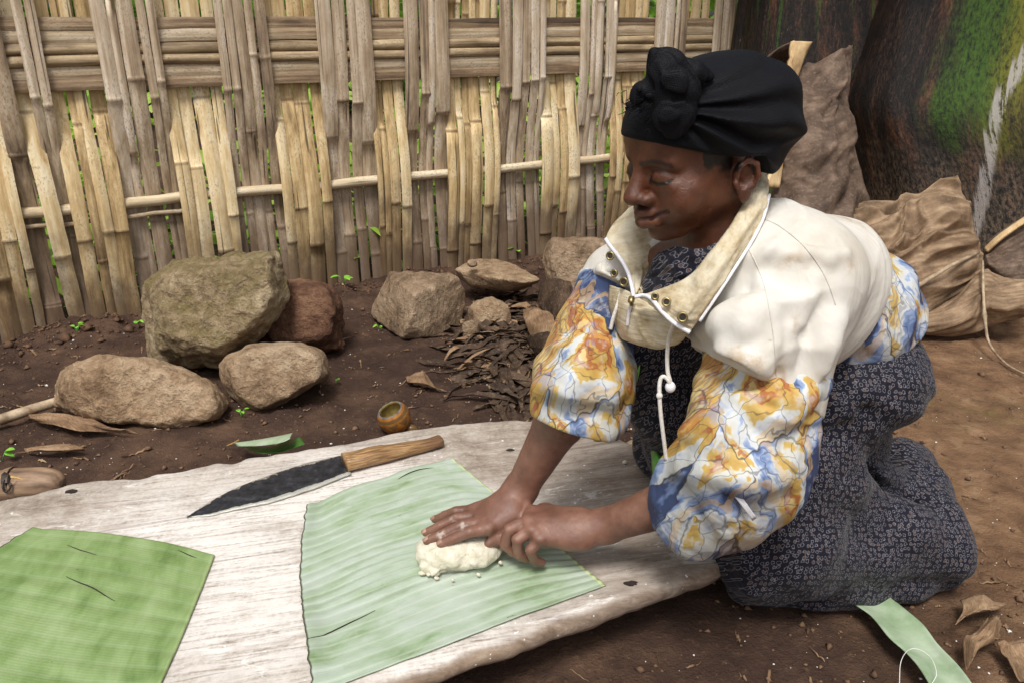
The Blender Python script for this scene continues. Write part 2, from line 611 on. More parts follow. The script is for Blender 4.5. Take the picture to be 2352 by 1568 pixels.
def gzq(x, y):                                       # height read back from the finished ground
    i = min(max(int(np.searchsorted(ax_, x)) - 1, 0), len(ax_) - 2); j = min(max(int(np.searchsorted(ay_, y)) - 1, 0), len(ay_) - 2)
    u = (x - ax_[i]) / (ax_[i + 1] - ax_[i]); v = (y - ay_[j]) / (ay_[j + 1] - ay_[j])
    return float((gv[i, j, 2] * (1 - u) + gv[i + 1, j, 2] * u) * (1 - v) + (gv[i, j + 1, 2] * (1 - u) + gv[i + 1, j + 1, 2] * u) * v)


# ------------------------------------------------------------------ woven bamboo fence
MB_F = m_bamboo('bamboo_weathered', [C(120, 102, 84), C(170, 148, 121), C(202, 183, 158), C(224, 212, 196)], grey=1)
MB_B = m_bamboo('bamboo_straw', [C(146, 120, 82), C(198, 169, 121), C(222, 198, 153), C(236, 220, 186)])
MB_RF = m_bamboo('bamboo_split_rail', [C(100, 82, 64), C(148, 124, 98), C(178, 156, 126), C(206, 190, 164)], mud=False, rail_rot=FROT)
MB_R = m_bamboo('bamboo_rail', [C(116, 98, 76), C(168, 146, 114), C(200, 180, 146), C(222, 208, 180)], mud=False, rail_rot=FROT)

def fence_pos(px, py):
    r = ray(px, py)
    d0 = (CAMP[0] - FA[0]) * FN[0] + (CAMP[1] - FA[1]) * FN[1]
    t = -d0 / (r[0] * FN[0] + r[1] * FN[1])
    p = CAMP + t * r
    return (p[:2] - FA) @ FE, p[2]

Z_TOP, Z_POLE, Z_BAND0, Z_BAND1 = 1.55, fence_pos(700, 430)[1], fence_pos(700, 190)[1], fence_pos(700, 40)[1]
fence = empty('bamboo_fence', (float(FA[0] + FE[0]), float(FA[1] + FE[1]), 0), 'tall woven fence of split bamboo slats behind the stones', 'fence')

def slat_mesh(front, wid, seed, round_=False):
    r = np.random.RandomState(seed)
    nodes = []
    z = r.uniform(0.05, 0.35)
    while z < Z_TOP:
        nodes.append(z); z += r.uniform(0.38, 0.62)
    zs = np.sort(np.concatenate([np.linspace(-0.06, Z_TOP + r.uniform(-.06, .06), 34)] + [[q - .012, q - .005, q, q + .005, q + .012] for q in nodes]))
    s = 1 if front else -1
    A, Bz = Z_POLE, 0.5 * (Z_BAND0 + Z_BAND1)
    out = np.interp(zs, [-0.1, 0.0, A - .05, A + .05, Z_BAND0 - 0.05, Z_BAND1 + 0.06, Z_TOP + .1],
                    [0, 0, -.029 * s, -.029 * s, .027 * s, .027 * s, .012 * s])
    out = np.convolve(np.pad(out, 2, 'edge'), np.ones(5) / 5, 'valid')
    wk = np.cumsum(r.normal(0, .0018, 14)); wk -= np.linspace(wk[0], wk[-1], 14)
    wob = np.interp(zs, np.linspace(-.06, Z_TOP + .06, 14), wk); wob = np.convolve(np.pad(wob, 3, 'edge'), np.ones(7) / 7, 'valid')
    nx = 7
    V = []; ND = []
    ang = np.linspace(-1, 1, nx)
    bulge = r.uniform(0.07, 0.17) * wid if not round_ else 0.42 * wid
    taper = r.uniform(0.9, 1.1)
    for i, zz in enumerate(zs):
        f = 1 + (taper - 1) * (zz / Z_TOP)
        nd = sum(math.exp(-((zz - q) / 0.007) ** 2) for q in nodes)
        ndw = sum(math.exp(-((zz - q) / 0.05) ** 2) for q in nodes)
        ww = wid * f * (1 + 0.012 * nd)
        for a in ang:
            y = -out[i] - bulge * (1 - a * a) - 0.004 * nd
            V.append((wob[i] + a * ww / 2 + r.normal(0, .0005), y + r.normal(0, .0004), zz)); ND.append(nd)
    for i, zz in enumerate(zs):
        f = 1 + (taper - 1) * (zz / Z_TOP)
        for a in ang:
            V.append((wob[i] + a * wid * f / 2 * 0.94, -out[i] - bulge * (1 - a * a) * 0.8 + 0.007, zz))
    m = len(zs); N = m * nx
    F = [tuple(x) for x in grid_faces(m, nx)]
    F += [tuple(int(y) + N for y in reversed(x)) for x in F]
    for e in (0, nx - 1):                      # the two cut edges keep their own vertices so that they stay crisp
        b0 = len(V)
        for i in range(m):
            V.append(V[i * nx + e]); V.append(V[N + i * nx + e])
        for i in range(m - 1):
            q = (b0 + 2 * i, b0 + 2 * i + 2, b0 + 2 * i + 3, b0 + 2 * i + 1)
            F.append(q if e == 0 else q[::-1])
    me = mesh_from(V, F, 'slat')
    a_ = me.attributes.new('node', 'FLOAT', 'POINT')
    a_.data.foreach_set('value', np.array(ND + [0.0] * (len(V) - len(ND)), dtype=np.float32))
    return me

SLW = [0.028, 0.037, 0.046, 0.056]
SLM = {}
for fr in (True, False):
    for wi, wd in enumerate(SLW):
        for q in range(4):
            me = slat_mesh(fr, wd, 100 + 17 * wi + q + (50 if fr else 0))
            me.materials.append(MB_F if fr else MB_B)
            SLM[fr, wi, q] = me

def put_slat(s, front, wi, lean, q, dn=0.0, sx=1.0):
    me = SLM[front, wi, q]
    o = bpy.data.objects.new('slat', me)
    COL.objects.link(o)
    me.polygons.foreach_set('use_smooth', [True] * len(me.polygons))
    p = FA + FE * s + FN * dn
    o.location = (p[0], p[1], float(rng.uniform(-.015, .02)))
    o.rotation_euler = (rng.normal(0, .004), lean, FROT)
    o.scale = (sx, 1, rng.uniform(.97, 1.03))
    o.parent = fence
    o.matrix_parent_inverse = world_of(fence).inverted()

# stretches of the weave as seen along the top rails: front ones pass over the rails, the others pass behind
groups = [(-260, -130, 1), (-130, -20, 0), (-20, 20, 1), (22, 56, 0), (56, 98, 1), (104, 230, 0), (232, 366, 1), (370, 500, 0), (504, 616, 1),
          (620, 730, 0), (733, 850, 1), (853, 926, 0), (928, 1023, 1), (1026, 1143, 0), (1145, 1240, 1), (1243, 1327, 0), (1329, 1404, 1),
          (1408, 1490, 0), (1493, 1557, 1), (1560, 1622, 0), (1625, 1690, 1), (1693, 1760, 0), (1763, 1840, 1), (1843, 1920, 0)]
for a, b_, fr in groups:
    s0, s1 = fence_pos(a, 158)[0] - .007, fence_pos(b_, 158)[0] + .007
    Wd = s1 - s0
    ws = []
    while True:
        rem = Wd - sum(SLW[x] for x in ws)
        c = [i for i in range(4) if SLW[i] <= rem + .006]
        if not c: break
        ws.append(int(rng.choice(c)))
    if not ws: ws = [0]
    gap = 0.0022
    sx = (Wd - gap * len(ws)) / sum(SLW[x] for x in ws)
    s = s0
    lean0 = rng.normal(0, .012)
    for x in ws:
        wv = SLW[x] * sx
        ln = lean0 + rng.normal(0, .006)
        put_slat(s + wv / 2 + gap / 2 - math.tan(ln) * 0.9, bool(fr), x, ln, int(rng.randint(4)), rng.uniform(-.003, .003), sx)
        s += wv + gap

# rails: split flats, two whole poles, split flats; one whole pole low down
def rail(z, r, flat, dn=0.0, wig=0.004, slope=0.0, smax=4.3):
    S = np.linspace(-1.1, smax, 60)
    rr = np.random.RandomState(int(z * 1000) + int(r * 5000))
    V = []; F = []
    n = 8
    w1 = np.convolve(rr.normal(0, wig * 2.5, 64), np.ones(5) / 5, 'valid')
    w2 = np.convolve(rr.normal(0, wig, 64), np.ones(5) / 5, 'valid')
    for i, s in enumerate(S):
        nd = 1 + 0.09 * math.exp(-(((s * 2.4 + z * 9) % 1 - .5) / .03) ** 2)
        p = FA + FE * s + FN * (dn + w2[i])
        for k in range(n):
            a = 2 * math.pi * k / n
            if flat:
                off_n, off_z = [(.006, -.98), (.0085, -.35), (.0085, .35), (.006, .98), (-.004, 1), (-.006, .3), (-.006, -.3), (-.004, -1)][k]
                off_z *= r
            else:
                off_n, off_z = math.cos(a) * r * nd, math.sin(a) * r * nd
            V.append((p[0] + FN[0] * off_n, p[1] + FN[1] * off_n, z + slope * (s - 1) + w1[i] + off_z))
    for i in range(len(S) - 1):
        for k in range(n):
            F.append((i * n + k, i * n + (k + 1) % n, (i + 1) * n + (k + 1) % n, (i + 1) * n + k))
    me = mesh_from(V, F, 'rail')
    o = link_mesh('rail', me, MB_RF if flat else MB_R, fence, not flat)
    return o
zb, zt = Z_BAND0, Z_BAND1
H = zt - zb
for f, r, fl in [(0.080, .020, True), (0.245, .0195, True), (0.415, .0195, False), (0.575, .0195, False), (0.745, .0195, True), (0.91, .020, True)]:
    rail(zb + H * f, r, fl, wig=.0016 if fl else .0022)
rail(Z_POLE, 0.0185, False, wig=0.003)
rail(Z_POLE - 0.042, 0.007, True, dn=-0.004, smax=fence_pos(430, 480)[0])

# ------------------------------------------------------------------ green growth beyond the fence
def leaf_cloud(name, n, fn, size, mat, kind_label, cat, seed):
    r = np.random.RandomState(seed)
    V = np.zeros((n * 6, 3)); F = np.zeros((n * 4, 3), int)
    for i in range(n):
        c = fn(r)
        L = size * r.uniform(.5, 1.5); wd = L * r.uniform(.18, .4)
        az = r.uniform(0, 2 * math.pi); el = r.uniform(-.4, 1.1)
        d = np.array([math.cos(az) * math.cos(el), math.sin(az) * math.cos(el), math.sin(el)])
        sd = np.cross(d, [0, 0, 1]); sd /= np.linalg.norm(sd) + 1e-9
        up = np.cross(sd, d)
        pts = [c, c + d * L * .35 + sd * wd - up * .1 * wd, c + d * L * .35 - sd * wd - up * .1 * wd, c + d * L * .4 + up * L * .05,
               c + d * L * .75 + sd * wd * .6, c + d * L - np.array([0, 0, L * .25])]
        V[i * 6:i * 6 + 6] = pts
        b = i * 6
        F[i * 4:i * 4 + 4] = [(b, b + 1, b + 3), (b, b + 3, b + 2), (b + 3, b + 1, b + 5), (b + 3, b + 5, b + 2)]
    o = link_mesh(name, mesh_from(V, F, name), mat, None, False)
    o['kind'] = 'stuff'
    tag(o, kind_label, cat)
    return o

def m_leafy(name, c0, c1, c2, trans=0.4):
    b = NB(name)
    r = b.noise(b.geo(), 5, 3, 0.6)
    col = b.ramp(r, [(0.34, c0), (0.5, c1), (0.66, c2)])
    b.bs(Base_Color=col, Roughness=0.5, Transmission_Weight=0.0, Specular_IOR_Level=0.3)
    tr = b.n('BsdfTranslucent'); b.set(tr.inputs[0], col)
    mx = b.n('MixShader'); b.set(mx.inputs[0], trans)
    b.t.links.new(b.b.outputs[0], mx.inputs[1]); b.t.links.new(tr.outputs[0], mx.inputs[2])
    b.t.links.new(mx.outputs[0], b.t.nodes['Material Output'].inputs[0])
    return b.m

M_LEAFY = m_leafy('bright_leaves', C(96, 134, 40), C(158, 194, 70), C(206, 224, 130))
def under(r):
    s = r.uniform(-1.4, 5.0); d = -r.uniform(.12, 2.2)
    p = FA + FE * s + FN * d
    hmax = .28 + .5 * min(1, -d / 1.2) 
    return np.array([p[0], p[1], r.uniform(0, 1) ** 1.5 * hmax])
leaf_cloud('undergrowth', 2000, under, .13, M_LEAFY, 'bright green undergrowth glimpsed through the fence gaps', 'undergrowth', 5)
def wood(r):
    s = r.uniform(-6, 16); d = -r.uniform(5.5, 9)
    p = FA + FE * s + FN * d
    return np.array([p[0], p[1], r.uniform(0, 1) * 2.4])
leaf_cloud('far_thicket', 4200, wood, .5, m_leafy('thicket_leaves', C(88, 130, 40), C(140, 182, 70), C(186, 214, 120)), 'pale green thicket far behind the fence', 'thicket', 6)

# ------------------------------------------------------------------ stones
def hull_planes(pts):
    bm = bmesh.new()
    for p in pts: bm.verts.new(tuple(p))
    bmesh.ops.convex_hull(bm, input=bm.verts)
    bm.normal_update()
    c = np.mean(np.asarray(pts), 0)
    out = []
    for f in bm.faces:
        n = np.array(f.normal); o = np.array(f.verts[0].co)
        if n @ (c - o) > 0: n = -n
        if f.calc_area() > 1e-7: out.append((n, float(n @ o)))
    bm.free()
    return out

def stone(name, pts, mat, label, seed, vox=0.0060, rnd=0.006, rough=0.008, parent=None, cat='stone', group=None, strata=None):
    pts = np.asarray(pts, float)
    pl = hull_planes(pts)
    Nn = np.array([p[0] for p in pl]); O = np.array([p[1] for p in pl])
    beta = 1.0 / rnd
    def fn(P):
        D = P @ Nn.T - O
        m = D.max(1)
        return m + np.log(np.exp((D - m[:, None]) * beta).sum(1)) / beta - 1.9 * rnd - rough * .4
    def disp(P):
        q = P + seed * 3.1
        v = rough * (0.7 * fbm(q, 8, 2) + 0.8 * (ridged(q, 15, 3) - .3) * 0.7 + 0.55 * fbm(q, 55, 2))
        if strata is not None:
            v = v + rough * 0.8 * ridged(q * np.asarray(strata), 1.0, 2)
        return v
    pr = Prim(fn, pts.min(0), pts.max(0), 0.0)
    pos, F = sdf_mesh([pr], vox, disp, margin=rough * 3, smooth=1)
    o = link_mesh(name, mesh_from(pos, F, name), mat, parent)
    if parent is None: tag(o, label, cat, group)
    return o

def ring_stone(sil, t, depth, base=None, sh=0.72, lift=0.0):
    sil = np.asarray(sil, float)
    c = sil.mean(0)
    pts = []
    for (a, b_) in sil:
        f = np.array([a, b_]); g = c + (f - c) * sh
        pts.append(X(f[0], f[1], t + depth * .42))
        pts.append(X(g[0], g[1], t))
        pts.append(X(g[0], g[1] , t + depth))
    pts = np.array(pts)
    if base is not None:
        lowest = pts[:, 2] < base + .03
        low = pts[np.argsort(pts[:, 2])[:8]].copy(); low[:, 2] = base
        pts = np.concatenate([pts, low])
    return pts

RK_MOSS = m_rock('rock_mossy', C(104, 88, 66), C(156, 136, 106), C(196, 178, 146), moss=(C(132, 118, 68), C(98, 88, 52)))
RK_RED = m_rock('rock_red', C(78, 54, 42), C(114, 82, 64), C(146, 112, 88))
RK_TAN = m_rock('rock_tan', C(120, 95, 72), C(170, 142, 112), C(200, 174, 144))
RK_TAN2 = m_rock('rock_tan_dusty', C(122, 99, 77), C(170, 143, 114), C(198, 174, 145))
RK_GREY = m_rock('rock_brown_grey', C(106, 88, 70), C(154, 130, 105), C(186, 162, 135))

stone('boulder', ring_stone([(330, 700), (342, 645), (395, 612), (480, 603), (560, 598), (600, 586), (636, 580), (656, 640), (657, 690), (600, 765), (500, 832), (440, 822), (346, 802), (330, 745)], 2.36, .34, 0.02),
      RK_MOSS, 'big mossy grey-green boulder on top of the stone pile', 1.0, rough=.012, rnd=.006)
stone('stone', ring_stone([(585, 775), (600, 700), (655, 646), (700, 643), (765, 654), (784, 690), (782, 755), (755, 795), (640, 800)], 2.56, .24, 0.0),
      RK_RED, 'dark reddish-brown stone half hidden behind the mossy boulder', 2.0, rough=.008)
stone('stone', ring_stone([(131, 872), (150, 840), (205, 822), (290, 818), (362, 826), (432, 852), (492, 884), (516, 928), (498, 962), (425, 986), (365, 978), (275, 945), (172, 955), (134, 930)], 2.13, .24, 0.0, .84),
      RK_TAN, 'long low rounded tan stone at the front left of the pile', 3.0, rough=.009, rnd=.010)
stone('stone', ring_stone([(503, 840), (562, 796), (640, 787), (702, 790), (746, 815), (759, 862), (722, 886), (655, 914), (603, 951), (562, 936), (520, 892)], 2.22, .24, 0.0, .8),
      RK_TAN2, 'blocky tan stone at the front right of the pile', 4.0, rough=.006)
A5 = [W(896, 627, .17), W(959, 625, .17), W(1038, 631, .165), W(1053, 642, .15), W(950, 679, .15), W(893, 646, .15), W(1071, 673, .09), W(1027, 726, .02), W(981, 772, 0.0),
      W(927, 778, 0.0), W(850, 727, 0.0), W(859, 700, .03), W(941, 742, .065)]
A5 += [np.array([p[0], p[1], -.03]) for p in A5[:4]]
stone('stone', A5, RK_GREY, 'sharp-edged brown stone with a flat top near the fence middle', 5.0, rough=.004, rnd=.003, vox=.005)
A6 = [W(1047, 619, .10), W(1092, 596, .115), W(1140, 596, .115), W(1185, 611, .11), W(1240, 642, .09), W(1206, 650, .095), W(1135, 637, .105), W(1055, 624, .10),
      W(1169, 665, .045), W(1084, 659, .045), W(1052, 634, .06), W(1225, 655, .05)]
A6 += [np.array([p[0], p[1], .01]) for p in A6[1:4]]
slab = stone('stone', A6, RK_TAN2, 'flat tan slab of stone with a pebble on it by the fence', 6.0, rough=.003, rnd=.003, vox=.005)
stone('pebble', ring_stone([(1074, 600), (1082, 596), (1092, 598), (1095, 608), (1088, 613), (1076, 611)], 3.08, .04), RK_GREY, 'small dark pebble resting on the flat tan slab', 6.5, rough=.003, vox=.004, cat='pebble', rnd=.004)
stone('stone', ring_stone([(1250, 575), (1262, 553), (1320, 545), (1385, 546), (1430, 575), (1428, 650), (1355, 690), (1312, 690), (1268, 650)], 3.0, .3, -.02, .8),
      RK_GREY, 'brown block of stone behind the kneeling woman by the fence', 7.0, rough=.007, rnd=.008)
stone('stone', ring_stone([(1075, 712), (1095, 690), (1130, 682), (1165, 700), (1172, 730), (1130, 745), (1085, 738)], 2.85, .14, -.03, .8), RK_TAN2,
      'low dusty stone half buried in the leaf litter', 8.0, rough=.006)
stone('stone', ring_stone([(1062, 742), (1085, 735), (1100, 741), (1090, 752), (1066, 755)], 2.75, .05, -.02, .8), RK_GREY,
      'small flat blue-grey stone in the leaf litter', 8.5, rough=.003, vox=.005, rnd=.005)
stone('stone', ring_stone([(1425, 1035), (1440, 1012), (1480, 1006), (1500, 1020), (1498, 1045), (1460, 1050)], 1.95, .12, -.02, .8), RK_TAN2,
      'small brown stone between the board and the dark dress', 9.5, rough=.004, vox=.005, rnd=.006)

# ------------------------------------------------------------------ enset plants on the right
def m_stem(name, mossy):
    b = NB(name)
    a = b.attr('uvw')
    th, z, _ = b.sep(a)
    st = b.noise(b.mapv(a, (26, 2.2, 1)), 1.0, 6, 0.65)
    bl = b.noise(b.mapv(a, (5, 3, 1)), 1.0, 5, 0.62)
    fine = b.noise(b.mapv(a, (46, 40, 1)), 1.0, 6, 0.75)
    f = b.math('ADD', b.math('MULTIPLY', st, 0.14), b.math('ADD', b.math('MULTIPLY', bl, 0.44), b.math('MULTIPLY', fine, 0.42)))
    col = b.ramp(f, [(0.41, C(10, 9, 10)), (0.49, C(28, 22, 20)), (0.57, C(66, 46, 35)), (0.66, C(120, 98, 80))])
    col = b.mix(b.math('MULTIPLY', b.math('MULTIPLY', b.step(bl, 0.54, 0.66), b.step(fine, .38, .56)), 0.45), col, C(96, 54, 32))
    wob = b.math('MULTIPLY', b.math('SUBTRACT', b.noise(b.mapv(a, (7, 2.6, 1)), 1.0, 6, 0.75), 0.5), 0.75)
    if mossy:
        thw = b.math('ADD', th, wob)
        zz = b.math('ADD', z, wob)
        g = b.math('MULTIPLY', b.step(thw, -0.90, -0.66), b.math('SUBTRACT', 1.0, b.step(thw, -0.34, -0.14)))
        g = b.math('MULTIPLY', g, b.step(zz, 0.46, 0.74))
        g = b.math('MULTIPLY', g, b.step(b.math('ADD', b.math('MULTIPLY', fine, .7), b.math('MULTIPLY', bl, .3)), 0.36, 0.56))
        gc = b.mix(b.step(thw, -0.52, -0.26), b.mix(fine, C(30, 58, 14), C(76, 112, 28)), C(116, 114, 32))
        col = b.mix(b.math('MULTIPLY', g, 0.85), col, gc)
        # pale resin run
        line = b.math('SUBTRACT', b.math('ADD', th, b.math('MULTIPLY', wob, 0.12)), b.math('ADD', b.math('MULTIPLY', z, 0.62), -0.80))
        wl = b.math('SUBTRACT', 1.0, b.step(b.math('ABSOLUTE', b.math('ADD', line, b.math('MULTIPLY', b.math('SUBTRACT', st, .5), .14))), 0.025, 0.055))
        wl = b.math('MULTIPLY', wl, b.step(b.math('ADD', st, b.math('MULTIPLY', b.math('SUBTRACT', fine, .5), .6)), 0.40, 0.52))
        col = b.mix(b.math('MULTIPLY', wl, 0.7), col, C(176, 170, 166))
        dust = b.math('MULTIPLY', b.math('SUBTRACT', 1.0, b.step(zz, 0.30, 0.62)), b.step(fine, 0.40, 0.62))
        col = b.mix(b.math('MULTIPLY', dust, 0.6), col, C(120, 102, 84))
    else:
        g = b.math('MULTIPLY', b.step(b.noise(b.mapv(a, (9, 1.3, 1)), 1.0, 5, 0.6), 0.54, 0.64), b.step(fine, 0.38, 0.52))
        col = b.mix(b.math('MULTIPLY', g, 0.7), col, C(56, 84, 24))
        col = b.mix(b.math('MULTIPLY', b.step(fine, 0.64, 0.72), 0.6), col, C(170, 180, 190))
    b.bs(Base_Color=col, Roughness=0.5, Specular_IOR_Level=0.25)
    b.bs(Normal=b.bump(b.math('ADD', b.math('MULTIPLY', st, .5), b.math('MULTIPLY', fine, 1.2)), 0.7, 0.009))
    return b.m

def trunk(name, rows, mat, parent, nsheath, seed, step=.03):
    rows = np.asarray(rows, float)
    cen = np.array([X(r[0], r[1], r[2]) for r in rows])
    d = crspline(np.hstack([cen, rows[:, 3:4]]), 70)
    nth = 120
    V = []; A = []
    th = np.linspace(-math.pi, math.pi, nth, endpoint=False)
    for i, (x, y, z, r) in enumerate(d):
        saw = ((th * nsheath / (2 * math.pi) + 0.16 * z + seed) % 1.0)
        edge = np.minimum(saw / .9, (1 - saw) / .1)
        P = np.stack([np.sin(th) * 2, np.cos(th) * 2, np.full(nth, z * 1.2)], -1) + seed
        rr = r * (1 + .012 * fbm(P, 1.1, 2) + .006 * fbm(P * [1, 1, .3], 7, 3)) + step * edge
        V += [(x + rr[k] * math.sin(th[k]), y - rr[k] * math.cos(th[k]), z) for k in range(nth)]
        A += [(th[k], z, 0) for k in range(nth)]
    F = []
    for i in range(len(d) - 1):
        for k in range(nth):
            F.append((i * nth + k, (i + 1) * nth + k, (i + 1) * nth + (k + 1) % nth, i * nth + (k + 1) % nth))
    F.append(tuple(range(nth)))
    me = mesh_from(V, F, name)
    attr_vec(me, 'uvw', A)
    if me.polygons[10].normal @ Vector((V[5][0] - d[0][0], V[5][1] - d[0][1], 0)) < 0: pass
    return link_mesh(name, me, mat, parent)

def m_drysheath(name, c0, c1, c2, along=(3, 30)):
    b = NB(name)
    a = b.attr('uvw')
    p = b.geo()
    fib = b.noise(b.mapv(a, (along[0], along[1], 1)), 1.5, 6, 0.65)
    bl = b.noise(p, 11, 5, 0.62)
    fine = b.noise(p, 90, 4, 0.7)
    f = b.math('ADD', b.math('MULTIPLY', fib, 0.5), b.math('MULTIPLY', bl, 0.5))
    col = b.ramp(f, [(0.36, c0), (0.5, c1), (0.64, c2)])
    col = b.mix(b.math('MULTIPLY', b.step(fine, 0.5, 0.7), 0.16), col, C(190, 170, 146))
    b.bs(Base_Color=col, Roughness=0.75, Specular_IOR_Level=0.25)
    b.bs(Normal=b.bump(b.math('ADD', b.math('MULTIPLY', fib, 0.5), b.math('MULTIPLY', fine, 0.5)), 0.35, 0.004))
    return b.m

M_SHA = m_drysheath('sheath_dark', C(58, 46, 39), C(92, 75, 63), C(128, 108, 92), (14, 3))
M_SHB = m_drysheath('sheath_tan', C(90, 72, 56), C(134, 110, 86), C(172, 148, 120), (16, 4))
M_FIB = m_drysheath('sheath_fibre', C(140, 110, 76), C(196, 166, 122), C(222, 198, 156), (6, 30))

def sheet(name, net, mat, parent, nu=40, nv=40, th=.006, crinkle=None, towards=CAMP, lab=None):
    """net rows of (px, py, t)"""
    N = np.array([[X(*p) for p in row] for row in net])
    g = sheet_grid(N, nu, nv)
    if crinkle is not None:
        u, v = np.meshgrid(np.linspace(0, 1, nu), np.linspace(0, 1, nv), indexing='ij')
        n = grid_normals(g)
        if np.mean((n * (np.asarray(towards) - g)).sum(2)) < 0: n = -n
        hold = .25 + .75 * sstep(0, .10, v) * sstep(0, .10, 1 - v)
        g = g + n * (crinkle(u, v, g) * hold)[..., None]
    me = thick_grid(g, th, name, towards)
    return link_mesh(name, me, mat, parent)

def crink(au, av, amp, seed, oct=3, fine=0.0):
    def f(u, v, g):
        w_ = fbm(np.stack([u * 2, v * 2, u * 0 + seed], -1), 1.3, 2) * .6
        P = np.stack([u * au + w_ * 1.5, v * av + w_, u * 0 + seed], -1)
        return amp * ridged(P, 1.0, oct, seed) + fine * fbm(np.stack([u * au * 4, v * av * 4, u * 0 + seed], -1), 1.0, 2)
    return f

plant2 = empty('enset_plant', X(1900, 700, 3.9), 'dark mossy enset stem behind the headscarf beside the fence end', 'enset plant', 'enset plants')
M_SHADE_LEAF = m_leafy('shade_leaf', C(40, 74, 30), C(62, 100, 40), C(90, 128, 54), .3)
def shade_leaf(parent, base, az, L, wd, rise, seed):  # unseen overhead leaf, added to shade the stems and right side
    r = np.random.RandomState(seed)
    d = np.array([math.cos(az), math.sin(az), 0]); sd = np.array([-d[1], d[0], 0])
    g = np.zeros((26, 11, 3))
    for i in range(26):
        f = i / 25
        c = base + d * L * (f - .12 * f * f) + np.array([0, 0, rise * math.sin(f * 2.3) - .25 * f * f])
        ww = wd * math.sin(math.pi * min(.985, .05 + .95 * f)) ** .6
        for j in range(11):
            q = (j - 5) / 5
            g[i, j] = c + sd * ww * q * .5 + np.array([0, 0, .10 * ww * abs(q) + .015 * math.sin(i * 1.7 + j)])
    link_mesh('leaf', thick_grid(g, .002, 'leaf', (0, 0, 9)), M_SHADE_LEAF, parent)
trunk('pseudostem', [(1830, 900, 4.0, .44), (1845, 620, 3.95, .44), (1862, 330, 3.9, .40), (1878, 100, 3.85, .37), (1890, -80, 3.8, .34), (1905, -330, 3.75, .30), (1915, -560, 3.7, .26)],
      m_stem('enset_stem_dark', False), plant2, 6, .2, .03)
sheet('dry_sheath', [[(1836, 156, 2.98), (1899, 137, 2.95), (1956, 106, 3.0)], [(1822, 255, 2.92), (1890, 250, 2.86), (1948, 215, 2.95)],
                     [(1795, 365, 2.88), (1880, 350, 2.80), (1956, 310, 2.92)], [(1770, 470, 2.86), (1880, 450, 2.76), (1978, 405, 2.90)],
                     [(1750, 620, 2.86), (1890, 600, 2.74), (2030, 545, 2.92)]], M_SHA, plant2, 70, 50, .008, crink(4.5, 1.3, .032, 3.3, 2, .002))
sheet('fibre_strip', [[(1822, 94, 2.90), (1866, 98, 2.98)], [(1812, 150, 2.86), (1842, 150, 2.93)], [(1803, 200, 2.84), (1828, 200, 2.9)],
                      [(1800, 260, 2.82), (1826, 262, 2.87)], [(1788, 340, 2.80), (1806, 340, 2.84)], [(1760, 430, 2.78), (1790, 432, 2.82)]], M_FIB, plant2, 50, 8, .012, crink(9, 2, .005, 5.1))
sheet('dry_sheath', [[(1754, 136, 3.05), (1788, 110, 3.02), (1824, 95, 2.95)], [(1757, 175, 3.1), (1785, 170, 3.12), (1812, 160, 3.1)], [(1762, 300, 3.08), (1785, 290, 3.15), (1806, 280, 3.1)]],
      M_SHA, plant2, 20, 14, .006, crink(3, 2, .004, 7.7))

plant1 = empty('enset_plant', X(2290, 800, 3.5), 'thick enset stem with bright green moss at the right edge', 'enset plant', 'enset plants')
trunk('pseudostem', [(2300, 900, 3.55, .54), (2296, 760, 3.52, .54), (2292, 560, 3.5, .545), (2290, 450, 3.5, .545), (2268, 330, 3.48, .535), (2250, 230, 3.46, .525), (2268, 120, 3.45, .49),
                     (2294, 0, 3.42, .45), (2345, -200, 3.4, .385), (2370, -420, 3.4, .33), (2390, -640, 3.4, .29)], m_stem('enset_stem_mossy', True), plant1, 3, .30, .03)
sheet('dry_sheath', [[(1900, 497, 2.92), (1980, 482, 2.90), (2060, 478, 2.94), (2130, 430, 2.92), (2197, 404, 2.97)],
                     [(1905, 560, 2.86), (1985, 545, 2.82), (2065, 535, 2.84), (2150, 500, 2.84), (2222, 490, 2.93)],
                     [(1920, 630, 2.82), (1990, 615, 2.76), (2070, 600, 2.77), (2160, 580, 2.80), (2246, 570, 2.90)],
                     [(1950, 700, 2.80), (2010, 690, 2.74), (2080, 675, 2.75), (2170, 650, 2.78), (2260, 620, 2.88)],
                     [(1980, 770, 2.82), (2030, 764, 2.80), (2085, 750, 2.80), (2160, 712, 2.83), (2248, 645, 2.88)]],
      M_SHB, plant1, 150, 120, .008, lambda u, v, g: (crink(7, 1.8, .036, 1.3, 2, .004)(u, v, g) + .012 * np.sin(u * 22 + 5 * v + 4 * fbm(np.stack([u * 3, v * 3, u * 0], -1), 1, 2))) * (1.1 - .6 * np.abs(v - .35)) * (0.5 + 0.9 * np.exp(-((u - .35) / .4) ** 2)))
sheet('dry_sheath', [[(2090, 742, 2.80), (2190, 696, 2.78), (2252, 628, 2.84), (2300, 652, 2.78), (2390, 640, 2.80)],
                     [(2092, 752, 2.76), (2190, 730, 2.70), (2260, 690, 2.70), (2310, 690, 2.66), (2395, 675, 2.68)],
                     [(2094, 763, 2.80), (2192, 766, 2.78), (2272, 744, 2.76), (2322, 726, 2.74), (2400, 704, 2.74)]],
      M_SHB, plant1, 40, 60, .008, crink(6, 1.0, .018, 2.6, 2, .002))
sheet('dry_sheath', [[(2258, 574, 2.95), (2300, 535, 2.93), (2400, 470, 2.95)], [(2262, 604, 2.88), (2312, 592, 2.84), (2410, 560, 2.84)], [(2288, 645, 2.86), (2332, 650, 2.80), (2410, 650, 2.8)]],
      M_SHA, plant1, 40, 40, .008, crink(3, 1.5, .008, 9.2))
